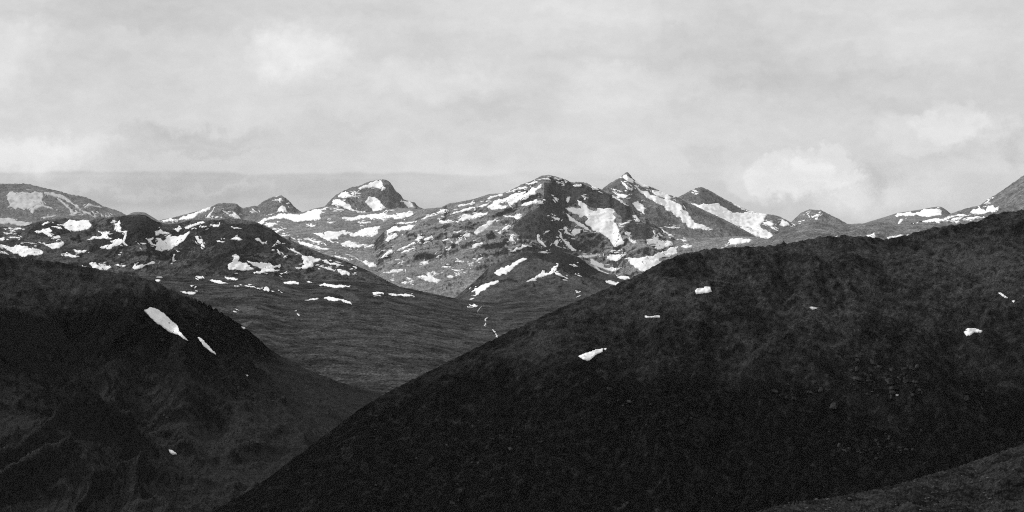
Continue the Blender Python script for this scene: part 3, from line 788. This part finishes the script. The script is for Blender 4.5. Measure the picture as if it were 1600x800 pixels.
    ('sharp', None, None, (1037,354,1050,354.4,1057,356,1052,357.6)),
    ('centre', None, None, (900,401,920,399,936,396,938,398,928,401,916,403)),
    ('centre', 'wedge-shaped snow patch on the flats right of the hillock', 'snow patch', (948,400,956,398,978,398,970,404,964,408,954,407,948,404)),
    ('centre', 'snow tongue along the right flank of the double-topped hillock', 'snow patch', (921,405,928,406,936,411,944,414,943,418,956,418,972,417.4,964,422,952,423,940,419,928,415,922,412)),
    ('centre', None, None, (927,416.4,932,416,938,422,952,428,949,429,936,423)),
    ('centre', 'sprawling snowfield right above the dark right ridge', 'snowfield', (976,404,984,402.4,996,403.6,1010,400,1020,401,1024,397,1040,392,1052,386,1061,385.6,1057,389,1059,395,1050,399,1040,401,1032,403,1030,408,1040,410,1032,415,1018,421,1010,424.4,1000,423,992,418,984,411)),
    ('centre', None, None, (1064,386,1068,383,1078,383.6,1082,383,1081,386,1072,388.4)),
    ('centre', None, None, (955,392,968,390.4,970,391.6,958,393)),
    ('hillock', 'upper of two flat snow patches beside the dark right ridge', 'snow patch', (964,433,972,431,983,431.6,984,436,978,437,968,435)),
    ('hillock', 'lower of two flat snow patches beside the dark right ridge', 'snow patch', (945.6,439.4,958,440,968,441.6,972.4,444.4,969,446.6,958,445,948,442)),
    ('centre', None, None, (1115,391.4,1122,391,1123,393,1118,393)),
    ('centre', None, None, (1138,387.4,1145,387,1145,388.4,1140,389)),
    ('centre', 'bright snow patch below the glacier, just above the right ridge', 'snow patch', (1138,375,1146,373,1160,372,1173,374.4,1170,379,1160,381,1148,382,1136,383,1141,380)),
    ('hillock', 'club-shaped snow streak down the left flank of the double-topped hillock', 'snow patch', (772,427,776,422.4,784,419,796,416,800,412,810,406,817,403,823,404,820,407,810,413,802,418,797,424,790,429,780,431)),
    ('hillock', 'branching snow patch in the middle of the double-topped hillock', 'snow patch', (822,441,830,436,840,431,847,422.4,851,423,852,427,860,424,862,419,870,414,872.4,413,872,417,868,419,869,423,864,427,856,429,846,434,836,438.4,826,440.6)),
    ('hillock', None, None, (866,425,876,428,888,435.6,884,435,876,431.6,868,428)),
    ('hillock', None, None, (900,429,906,430,905.6,432.4)),
    ('hillock', None, None, (895,412,902,417,897,415)),
    ('hillock', None, None, (899,456,904,456.4,902,458)),
    ('sharp', 'small snow cap just under the tip of the sharp peak', 'snow patch', (972.8,276.4,979.6,273.2,983.6,277.6,988.4,281.6,989,287,983,284,976.4,280.4)),
    ('sharp', None, None, (991,283,1000,285,1012,290,1014,293.6,1004,292.4,998,288.4)),
    ('sharp', 'snow slab near the upper right crest of the sharp peak', 'snow patch', (1018,296.6,1032,299,1042,304,1050,309.6,1046,312.4,1036,308.4,1026,306.4,1020,301.6)),
    ('sharp', 'very long snow ribbon running down right from the sharp peak', 'snowfield', (990,289,1000,296,1010,299,1016,305,1026,307,1036,311,1048,313,1058,318,1066,324,1068,329,1076,335,1080,340,1086,349,1100,352,1110,357,1104,360,1088,357,1080,357,1074,353,1066,348,1064,340,1056,338,1048,330,1040,326,1028,318,1016,312,1006,303,996,296)),
    ('sharp', 'short snow gash on the dark left face of the sharp peak', 'snow patch', (971,284,978,288,988,298,984,297,976,290)),
    ('sharp', None, None, (960,301,968,303,976,306,982,305,974,310,966,307)),
    ('sharp', None, None, (957,299,963,300,960,301.8)),
    ('sharp', 'diamond-shaped snow patch at the foot of the sharp peak', 'snow patch', (988,318,998,315.6,1006,322,1009,326,1006,335,998,329)),
    ('glacierpeak', 'smooth white glacier on the right flank of the glacier peak', 'glacier', (1080,318,1092,321,1100,318,1108,320,1114,318.6,1121,317.6,1126,322,1136,327,1146,333,1164,332.4,1168,331.6,1176,334,1184,333,1198,335.6,1194,342,1188,351,1190,357,1200,362,1208,369,1204,373,1188,371,1172,370,1164,364,1158,359,1144,354,1130,347,1120,340,1106,333,1092,325)),
    ('glacierpeak', None, None, (1140,314.8,1148,318.8,1168,329.6,1180,332,1178,333.6,1168,330.8,1152,322.8)),
    ('glacierpeak', None, None, (1192,348,1200,345,1210,350,1208,352.4,1196,352)),
    ('glacierpeak', 'small snow patch on the dark knob right of the glacier', 'snow patch', (1217,352,1222,343,1232,348.6,1234,352,1224,353.6)),
    ('glacierpeak', None, None, (1203,354,1210,356,1216,361,1212,360)),
    ('glacierpeak', None, None, (1237,349.6,1246,352.4,1242,353.2)),
    ('glacierpeak', None, None, (1085,298.4,1093,300.4,1089,300.2)),
    ('smallpeak', 'small pale snow patch on the face of the small pyramid peak', 'snow patch', (1268,337,1280,335,1282,334,1279,339,1270,341)),
    ('smallpeak', None, None, (1273,342,1278,340,1279,343,1275,343.6)),
    ('smallpeak', None, None, (1260,334.8,1265,332,1263,335.4)),
    ('smallpeak', None, None, (1250,346.4,1258,343.4,1257,345.4)),
    ('palehill', 'small notched snow patch behind a dip in the right ridge', 'snow patch', (1354,368,1362,366,1366,363,1368,369,1366,372,1358,371)),
    ('palehill', 'thin snow strip lying along the top of the right ridge', 'snow patch', (1386,371.6,1396,369,1410,367,1421,366,1418,369,1400,372,1388,374)),
    ('palehill', None, None, (1304,369,1309,368.6,1308,370.6)),
    ('farright', 'snowfield on the low ridge with the small pointed top', 'snowfield', (1398,337,1402,333.6,1418,332,1432,332,1440,329,1452,327,1464,326,1472,330,1472,336,1464,337,1456,338,1448,339,1434,336,1420,337.6,1404,338.4)),
    ('farright', None, None, (1402,353,1406,343,1412,342.4,1408,348)),
    ('farright', None, None, (1368,353,1374,348,1380,350,1376,353)),
    ('farright', None, None, (1464,324,1469,324.4,1466,325.4)),
    ('rightslope', 'long forked snow band at the foot of the slope at the right edge', 'snowfield', (1423,350,1428,345,1438,342,1450,341,1470,342.4,1480,339,1500,335,1518,335.6,1510,337.6,1492,338.6,1474,343,1476,346,1460,346.4,1442,346.6)),
    ('rightslope', None, None, (1477,346,1490,341,1504,339.6,1500,343,1488,344.4)),
    ('rightslope', None, None, (1504,344,1514,340,1530,339.6,1540,340,1524,341.6,1510,344)),
    ('rightslope', 'ragged bright snow apron on the rising slope at the right edge', 'snowfield', (1518,332,1522,327,1530,325,1540,330,1544,322,1552,321,1555,325,1561,323,1560,329,1550,332,1538,334,1530,335,1522,334.4)),
    ('rightslope', None, None, (1537,318.4,1544,312.8,1547,313.4,1540,317.6)),
    ('rightslope', None, None, (1548,309.6,1552,308,1551,310.6)),
    ('rightslope', None, None, (1492,348,1500,346,1496,349.2)),
    ('peaksab', 'smooth snow ramp rising to the left one of the twin peaks', 'snowfield', (249,346,276,343,300,334.4,312,329.4,330,323.4,328,328,316,333,304,340,290,343,270,346.4,254,347.4)),
    ('peaksab', None, None, (320,341,326,335,335,323.4,336,324.4,330,334,328,341)),
    ('peaksab', None, None, (332,341.6,340,338.6,343,339,336,341.6)),
    ('peaksab', None, None, (357,336,367,333,374,338,376,342,370,341.6,364,339)),
    ('peaksab', None, None, (346,327,358,335,354,334)),
    ('peaksab', 'triangular snow patch at the foot of the right one of the twin peaks', 'snow patch', (432,332,435,326,441,321.6,445,324,448,329,451,332)),
    ('peaksab', None, None, (428,313,436,311.6,438,314.4,432,314.6)),
    ('peaksab', None, None, (447,318,453,317.4,449,319.2)),
    ('peaksab', None, None, (420,336,428,334,424,337.2)),
    ('peaksab', None, None, (395,325.4,398,329,399,331.4,396,329.4)),
    ('domec', 'snow cap draped over the top of the dome peak', 'snow patch', (560,295,568,290,580,285,590,282.4,598,289,603,294,598,296,586,293,574,293,564,297)),
    ('domec', None, None, (528,307,534,301,540,299,545,304,558,308,548,308,540,309.6)),
    ('domec', 'snow slope on the lower left flank of the dome peak', 'snow patch', (518,320,520,312.4,528,311.6,540,317,548,321,552,327,568,331,574,334,562,332.4,550,330,538,326,526,320)),
    ('domec', "snow patch in the hollow below the dome peak's steep face", 'snow patch', (571,315,578,307,588,310,594,314,598,321,603,325,595,330,586,333,582,327,576,322)),
    ('domec', None, None, (550,300,557,301.4,553,302.8)),
    ('domec', None, None, (630,313.6,640,315.6,646,322.4,650,324.4,638,325,633,319.4)),
    ('lefthill', 'largest bright snow patch on the near-black left hill', 'snow patch', (225,485,230,484,235,480.6,243,483,248,485,253,489,258,492,264,498,270,504,278,511,280,518,286,525,294,533,288,530,278,523,264,518,254,511,244,504,234,495)),
    ('lefthill', 'slim snow sliver right below the largest patch on the left hill', 'snow patch', (309,527.5,314,529,322.5,537.5,332.5,549,337.5,554,329,550,317.5,540)),
    ('lefthill', 'tiny lone snow patch low down on the left hill', 'snow patch', (263.5,703.5,270,705,276.5,710,270,710.5,265,707.5)),
    ('lefthill', None, None, (377.5,511,383.5,513,381,514.5)),
    ('lefthill', None, None, (384,586,388,587,386,588)),
    ('righthill', 'blocky snow patch with raised corner, highest on the dark right hill', 'snow patch', (1086,454,1090,451.5,1100,451,1101,448.5,1110,449.5,1112,456,1100,458,1087.5,460)),
    ('righthill', 'hair-thin level snow line on the dark right hill', 'snow patch', (1007.5,494,1015,495,1031,494,1031,496,1020,495.8,1008,496)),
    ('righthill', 'leaf-shaped snow patch, lowest and leftmost on the dark right hill', 'snow patch', (904,557,917.5,552,929,548,942.5,545,941.5,550,930,555,924,561,917.5,563.5,910,561)),
    ('righthill', None, None, (943.5,545.5,948,544.5,946.5,547)),
    ('righthill', 'tiny snow speck in the middle of the dark right hill', 'snow patch', (1265,480.5,1270,480,1277.5,481.5,1270,484)),
    ('righthill', 'tattered snow patch near the right edge of the dark right hill', 'snow patch', (1506,519,1512.5,517,1509,515,1522.5,514,1535,517.5,1532.5,520,1522.5,519,1516,524,1510,525,1507.5,522)),
    ('righthill', 'slanting snow dash at upper right of the dark right hill', 'snow patch', (1560,458,1564,458,1575,466,1570,465.5)),
    ('righthill', None, None, (1581,470.5,1586,470.5,1584,472.5)),
    ('righthill', None, None, (1399,617,1404,617.5,1401,618.2)),
]

GROUPS = {'farleft': 'snow on the far-left mountain', 'peaksab': 'snow on the twin peaks', 'domec': 'snow on the dome peak',
          'farright': 'snow near the right edge', 'smallpeak': 'snow on the small peak', 'glacierpeak': 'snow on the glacier peak',
          'rightslope': 'snow near the right edge', 'sharp': 'snow on the sharp peak', 'plateau': 'snow on the upland plateau',
          'centre': 'snow on the central mountain', 'knolls': 'snow on the knobbly hills', 'hillock': 'snow on the hillock',
          'palehill': 'snow behind the right ridge', 'tundra': 'snow on the tundra', 'lefthill': 'snow on the left hill',
          'righthill': 'snow on the right hill'}
rng = random.Random(12)


def ragged(pts, seg, jit):
    """Outline broken into short uneven steps, as a melting snow edge."""
    out = []
    n = len(pts)

    def sub(a, b, lvl):
        L = math.hypot(b[0] - a[0], b[1] - a[1])
        if L < seg or lvl > 6:
            out.append(a)
            return
        m = ((a[0] + b[0]) / 2, (a[1] + b[1]) / 2)
        nx, ny = -(b[1] - a[1]) / L, (b[0] - a[0]) / L
        k = rng.gauss(0, 1) * jit * min(L, 8.0)
        m = (m[0] + nx * k, m[1] + ny * k * 0.7)
        sub(a, m, lvl + 1); sub(m, b, lvl + 1)
    for i in range(n):
        sub(pts[i], pts[(i + 1) % n], 0)
    return out


def lay_sheet(key, pts, spacing, lift, seg, jit, name, mat, jitter_seed=0):
    outline = ragged(pts, seg, jit)
    xs = [q[0] for q in outline]; ys = [q[1] for q in outline]
    gx, gy = np.meshgrid(np.arange(min(xs), max(xs), spacing), np.arange(min(ys), max(ys), spacing * 0.6))
    gx = gx + (np.arange(gx.shape[0])[:, None] % 2) * spacing * 0.5
    ins = inside(gx.ravel(), gy.ravel(), outline)
    inner = list(zip(gx.ravel()[ins], gy.ravel()[ins]))
    n = len(outline)
    coords = [Vector(q) for q in outline] + [Vector(q) for q in inner]
    v2, e2, f2, ov, oe, of = geometry.delaunay_2d_cdt(coords, [(i, (i + 1) % n) for i in range(n)], [list(range(n))], 1, 1e-4)
    if not f2:
        return None
    # boundary edges of the filled sheet
    cnt = {}
    for f in f2:
        for i in range(3):
            a, b = f[i], f[(i + 1) % 3]
            cnt[(min(a, b), max(a, b))] = cnt.get((min(a, b), max(a, b)), 0) + 1
    bverts = {a for e, c in cnt.items() if c == 1 for a in e}
    px = np.array([q[0] for q in v2]); py = np.array([q[1] for q in v2])
    dd, zz, ok = drape(key, px, py)
    h = lift * dd
    up = np.array([0.45 if i in bverts else 1.0 for i in range(len(v2))])
    V = np.stack([(px - 800) / F * dd, dd, zz + CAMZ + h * up], -1)
    tris = []
    for f in f2:
        ds = dd[list(f)]
        if ds.max() - ds.min() > 0.035 * ds.mean() + 25:
            continue                                    # never bridge two separate rises
        a, b, c = f
        # upward facing
        ux, uy = V[b][0] - V[a][0], V[b][1] - V[a][1]
        wx, wy = V[c][0] - V[a][0], V[c][1] - V[a][1]
        tris.append((a, b, c) if ux * wy - uy * wx > 0 else (a, c, b))
    if not tris:
        return None
    cnt = {}
    for f in tris:
        for i in range(3):
            cnt[(f[i], f[(i + 1) % 3])] = 1
    bed = [(a, b) for (a, b) in cnt if (b, a) not in cnt]
    low = {}
    VV = list(map(tuple, V))
    for a, b in bed:                                     # melted rim, sunk into the hillside
        for q in (a, b):
            if q not in low:
                low[q] = len(VV)
                VV.append((V[q][0], V[q][1], V[q][2] - 2.2 * h[q]))
        tris.append((b, a, low[a])); tris.append((b, low[a], low[b]))
    VV = np.array(VV)
    used = np.zeros(len(VV), bool); used[np.array(tris).ravel()] = True
    rem = np.cumsum(used) - 1
    return VV[used], rem[np.array(tris)]


def polygon_area(pts):
    return abs(sum(pts[i][0] * pts[(i + 1) % len(pts)][1] - pts[(i + 1) % len(pts)][0] * pts[i][1] for i in range(len(pts)))) / 2


def build_snow():
    for (key, label, cat, flat) in SNOW:
        pts = [(flat[i], flat[i + 1]) for i in range(0, len(flat), 2)]
        near = key in ('lefthill', 'righthill')
        got = lay_sheet(key, pts, 1.6 if near else 2.2, 0.0008 if near else (0.00042 if key in ('sharp', 'glacierpeak', 'domec', 'peaksab', 'farleft', 'rightslope', 'smallpeak', 'farright') else 0.00026), 1.3, 0.06 if near else (0.16 if label else 0.10), 'snow_patch', None)
        if got is None:
            continue
        V, T = got
        c = V.mean(axis=0)
        name = {'snowfield': 'snowfield', 'glacier': 'glacier'}.get(cat, 'snow_patch')
        o = link_mesh(name, V, tris=T, mat=M_SNOW_NEAR if near else (M_SNOW_HAZED if key == 'farleft' else M_SNOW), origin=tuple(c))
        if label:
            o["label"] = label
            o["category"] = cat
            o["group"] = GROUPS[key]
        else:
            o.parent = LAYERS[key]['obj']


build_snow()


def snow_fragments():
    """Countless small left-over scraps of snow round the bigger patches, one part of each hill."""
    spec = {'farleft': 40, 'peaksab': 36, 'domec': 30, 'sharp': 60, 'glacierpeak': 30, 'rightslope': 40, 'plateau': 110, 'centre': 330,
            'knolls': 150, 'hillock': 24, 'tundra': 26, 'smallpeak': 8, 'farright': 12}
    by = {}
    for (key, label, cat, flat) in SNOW:
        by.setdefault(key, []).append([(flat[i], flat[i + 1]) for i in range(0, len(flat), 2)])
    for key, cnt in spec.items():
        VV, TT, off = [], [], 0
        Lr = LAYERS[key]
        for _ in range(int(cnt * 1.25)):
            poly = rng.choice(by[key])
            i = rng.randrange(len(poly))
            a, b = poly[i], poly[(i + 1) % len(poly)]
            f = rng.random()
            x = a[0] + (b[0] - a[0]) * f + rng.gauss(0, 4.5); y = a[1] + (b[1] - a[1]) * f + rng.gauss(0, 2.6)
            tilt = math.atan2(b[1] - a[1], b[0] - a[0]) if rng.random() < .6 else rng.gauss(0, .35)
            tilt = math.atan(math.tan(tilt) * 0.6)
            L = rng.uniform(1.0, 3.2) if rng.random() < .6 else rng.uniform(2.5, 5); W = rng.uniform(.3, .75)
            pts = []
            for k in range(7):
                an = k / 7 * 2 * math.pi
                rx, ry = math.cos(an) * L * rng.uniform(.6, 1.2), math.sin(an) * W * rng.uniform(.5, 1.3)
                pts.append((x + rx * math.cos(tilt) - ry * math.sin(tilt), y + rx * math.sin(tilt) + ry * math.cos(tilt)))
            px = np.array([q[0] for q in pts]); py = np.array([q[1] for q in pts])
            dd, zz, ok = drape(key, px, py)
            if not ok.all() or dd.max() - dd.min() > 0.03 * dd.mean():
                continue
            h = 0.0003 * dd.mean()
            V = np.stack([(px - 800) / F * dd, dd, zz + CAMZ + h], -1)
            c = V.mean(axis=0); c[2] += h * .4
            low = V.copy(); low[:, 2] -= 3 * h
            VV.append(np.vstack([V, low, c[None]]))
            for k in range(7):
                m = (k + 1) % 7
                TT += [(off + 14, off + m, off + k), (off + k, off + m, off + 7 + k), (off + m, off + 7 + m, off + 7 + k)]
            off += 15
        if VV:
            o = link_mesh("snow_scraps", np.vstack(VV), tris=np.array(TT), mat=M_SNOW_HAZED if key == 'farleft' else M_SNOW)
            o["kind"] = "stuff"
            o.parent = Lr['obj']


snow_fragments()

# ------------------------------------------------------------------ water: the stream and the far little lake
M_FOAM = snow_mat("white_water", 0.80, 0.35, 9.0)
M_CALM = snow_mat("calm_water", 0.16, 0.08, 20.0)


def build_stream():
    path = [(757, 474.5), (752, 479), (747, 485), (746, 489), (751, 492.5), (762, 496), (758, 499), (760, 504), (757, 509),
            (765, 512), (770, 514), (773, 519), (776, 524), (778, 529)]
    fine = []
    for a, b in zip(path[:-1], path[1:]):
        for k in range(6):
            f = k / 6
            fine.append((a[0] + (b[0] - a[0]) * f + rng.uniform(-.7, .7), a[1] + (b[1] - a[1]) * f))
    px = np.array([q[0] for q in fine]); py = np.array([q[1] for q in fine])
    dd, zz, ok = drape('tundra', px, py)
    X = (px - 800) / F * dd
    P = np.stack([X, dd, zz + CAMZ], -1)
    t_ = np.linspace(0, 1, len(fine))

    def ribbon(name, sel, w, lift, mat):
        V = []; Q = []
        for n_, i in enumerate(sel):
            V += [(P[i][0] - w[i], P[i][1], P[i][2] + lift), (P[i][0] + w[i], P[i][1], P[i][2] + lift),
                  (P[i][0] - w[i], P[i][1], P[i][2] - 3), (P[i][0] + w[i], P[i][1], P[i][2] - 3)]
            if n_:
                a, b = 4 * (n_ - 1), 4 * n_
                Q += [(a, a + 1, b + 1, b), (a + 2, a, b, b + 2), (a + 1, a + 3, b + 3, b + 1)]
        return link_mesh(name, np.array(V), quads=np.array(Q), mat=mat)
    calm = np.array([rng.uniform(.5, 1.4) for _ in fine])
    o = ribbon("stream", list(range(len(fine))), calm, 0.5, M_CALM)
    o["kind"] = "structure"
    o["label"] = "thin stream tumbling down the middle of the tundra valley in white rapids"
    for (y0, y1) in ((479, 487), (496.5, 503), (504.5, 510), (514.5, 520), (521, 530)):
        sel = [i for i, q in enumerate(fine) if y0 <= q[1] <= y1]
        if len(sel) > 1:
            foam = np.array([rng.uniform(.8, 5.0) * (0.35 if y1 < 490 else 1.0) for _ in fine])
            r = ribbon("rapids", sel, foam, 1.4, M_FOAM)
            r.parent = o


build_stream()


# ------------------------------------------------------------------ stones strewn over the near hills
def rock_mat(name, a, b, length):
    return terrain_mat(name, a, b, b, length * 6, length, steep=(0.5, 0.3), bump=0.7, bump_len=length)


def strew(name, key, label, count, size, mat, region, seed):
    r = np.random.RandomState(seed)
    Lr = LAYERS[key]
    base = np.array([(1, 0, 0), (-1, 0, 0), (0, 1, 0), (0, -1, 0), (0, 0, .8), (0, 0, -.8),
                     (.62, .62, .3), (-.62, .62, .35), (.62, -.62, .3), (-.62, -.62, .25)])
    tri = np.array([(0, 6, 4), (6, 2, 4), (2, 7, 4), (7, 1, 4), (1, 9, 4), (9, 3, 4), (3, 8, 4), (8, 0, 4),
                    (6, 0, 5), (2, 6, 5), (7, 2, 5), (1, 7, 5), (9, 1, 5), (3, 9, 5), (8, 3, 5), (0, 8, 5)])
    px = r.uniform(region[0], region[2], count); py = r.uniform(region[1], region[3], count)
    # stones lie in drifts
    dens = fbm(px / 10, py / 10, 6.0, 3, seed=seed)
    keep = dens > r.uniform(-0.5, 0.8, count)
    px, py = px[keep], py[keep]
    dd, zz, ok = drape(key, px, py)
    px, dd, zz = px[ok], dd[ok], zz[ok]
    VV, TT = [], []
    for i in range(len(px)):
        s = size * (0.35 + r.gamma(1.2, 0.55))
        v = base * (1 + r.uniform(-.3, .3, base.shape)) * s * np.array([1.0, 1.0, 0.75])
        a = r.uniform(0, 6.28)
        v = np.stack([v[:, 0] * math.cos(a) - v[:, 1] * math.sin(a), v[:, 0] * math.sin(a) + v[:, 1] * math.cos(a), v[:, 2]], -1)
        VV.append(v + np.array([(px[i] - 800) / F * dd[i], dd[i], zz[i] + CAMZ + s * 0.15]))
        TT.append(tri + 10 * i)
    o = link_mesh(name, np.vstack(VV), tris=np.vstack(TT), mat=mat, smooth=False)
    o["kind"] = "stuff"; o["label"] = label


M_STONE = rock_mat("stone", 0.025, 0.065, 3.0)
M_STONE_NEAR = rock_mat("near_stone", 0.05, 0.12, 0.3)
strew("stones", 'righthill', "small grey stones strewn over the dark right hill", 15000, 0.55, M_STONE, (420, 335, 1640, 830), 5)
strew("stones", 'lefthill', "small grey stones strewn over the dark left hill", 5000, 0.7, M_STONE, (-40, 410, 600, 820), 6)
strew("stones", 'nearslope', "small stones scattered in the near grass slope", 2600, 0.16, M_STONE_NEAR, (1150, 690, 1660, 830), 8)


M_OUTCROP = rock_mat("outcrop", 0.018, 0.050, 2.5)


def outcrops(key, label, zones, seed):
    """Broken ledges and ribs of bare rock: angular blocks bedded in the slope."""
    r = np.random.RandomState(seed)
    VV, TT, off = [], [], 0
    for (x0, y0, x1, y1, n, size, lean) in zones:
        n = int(n * 5)
        px = r.uniform(x0, x1, n); py = r.uniform(y0, y1, n)
        edge = np.minimum(np.minimum(px - x0, x1 - px) / (x1 - x0), np.minimum(py - y0, y1 - py) / (y1 - y0))
        keep = (fbm(px / 7, py / 12, 1.6, 3, seed=seed) > r.uniform(-.35, .7, n)) & (edge > r.uniform(0, .3, n))
        px, py = px[keep], py[keep]; n = len(px)
        if n == 0:
            continue
        dd, zz, ok = drape(key, px, py)
        for i in range(n):
            if not ok[i]:
                continue
            s = size * 0.42 * (0.3 + r.gamma(1.2, 0.6))
            top = np.array([(-.5, -.5), (.5, -.45), (.55, .4), (0, .62), (-.5, .45)]) + r.uniform(-.18, .18, (5, 2))
            h = s * r.uniform(.25, .7)
            v = []
            for k, zf in ((1.25, -1.2), (0.85, r.uniform(.5, 1))):
                for q in top:
                    v.append((q[0] * s * k, q[1] * s * k * r.uniform(1.4, 3.6), h * zf * r.uniform(.75, 1.2)))
            v = np.array(v)
            a = lean + r.normal(0, .45)
            v = np.stack([v[:, 0] * math.cos(a) - v[:, 1] * math.sin(a), v[:, 0] * math.sin(a) + v[:, 1] * math.cos(a), v[:, 2]], -1)
            VV.append(v + np.array([(px[i] - 800) / F * dd[i], dd[i], zz[i] + CAMZ]))
            for k in range(5):
                m = (k + 1) % 5
                TT += [(off + k, off + m, off + 5 + m), (off + k, off + 5 + m, off + 5 + k)]
            TT += [(off + 5, off + 6, off + 7), (off + 5, off + 7, off + 8), (off + 5, off + 8, off + 9)]
            off += 10
    o = link_mesh("rock_ledges", np.vstack(VV), tris=np.array(TT), mat=M_OUTCROP, smooth=False)
    o["kind"] = "stuff"; o["label"] = label


outcrops('righthill', "broken rock ledges cropping out of the dark right hill",
         [(1325, 540, 1380, 625, 90, 5, .2), (1370, 560, 1450, 630, 130, 4.5, .1), (1180, 585, 1340, 640, 60, 4, 0), (1500, 600, 1560, 640, 40, 4, 0),
          (1440, 430, 1530, 520, 50, 4, -.4), (1290, 670, 1440, 720, 70, 4, 0), (585, 620, 628, 665, 30, 4.5, .5), (1020, 500, 1330, 560, 90, 3.5, 0),
          (820, 560, 1100, 700, 110, 3.5, 0), (1000, 395, 1600, 470, 130, 3.5, 0), (500, 640, 900, 790, 110, 3, .4), (1060, 440, 1090, 480, 14, 4, 0)], 31)
outcrops('lefthill', "broken crags and rock ribs cropping out of the dark left hill",
         [(330, 590, 455, 635, 110, 6, .5), (230, 470, 340, 560, 90, 5, .4), (200, 430, 290, 470, 50, 5, .3), (370, 500, 470, 590, 60, 5, .5),
          (215, 590, 280, 700, 60, 4.5, .3), (0, 420, 200, 480, 90, 5, .2), (20, 560, 220, 640, 60, 4, .2), (300, 640, 480, 720, 60, 4, .4)], 37)


# ------------------------------------------------------------------ haze: one even body of air round the whole land
def build_haze():
    x0, x1, y0, y1 = -60000.0, 60000.0, -9000.0, 40000.0
    z0, z1 = CAMZ - 830.0, CAMZ + 1150.0
    V = [(x0, y0, z0), (x1, y0, z0), (x1, y1, z0), (x0, y1, z0), (x0, y0, z1), (x1, y0, z1), (x1, y1, z1), (x0, y1, z1)]
    Q = [(0, 3, 2, 1), (4, 5, 6, 7), (0, 1, 5, 4), (1, 2, 6, 5), (2, 3, 7, 6), (3, 0, 4, 7)]
    m = bpy.data.materials.new("air")
    m.use_nodes = True
    t = m.node_tree
    t.nodes.clear()
    out = N(t, 'ShaderNodeOutputMaterial')
    v = N(t, 'ShaderNodeVolumePrincipled')
    v.inputs['Color'].default_value = (0.97, 0.97, 0.97, 1)
    v.inputs['Density'].default_value = HAZE
    v.inputs['Anisotropy'].default_value = 0.0
    t.links.new(v.outputs[0], out.inputs['Volume'])
    o = link_mesh("haze", np.array(V), quads=np.array(Q), mat=m, smooth=False)
    o["kind"] = "stuff"
    o["label"] = "thin grey haze in the air over the whole landscape"


HAZE = 2.3e-6
build_haze()
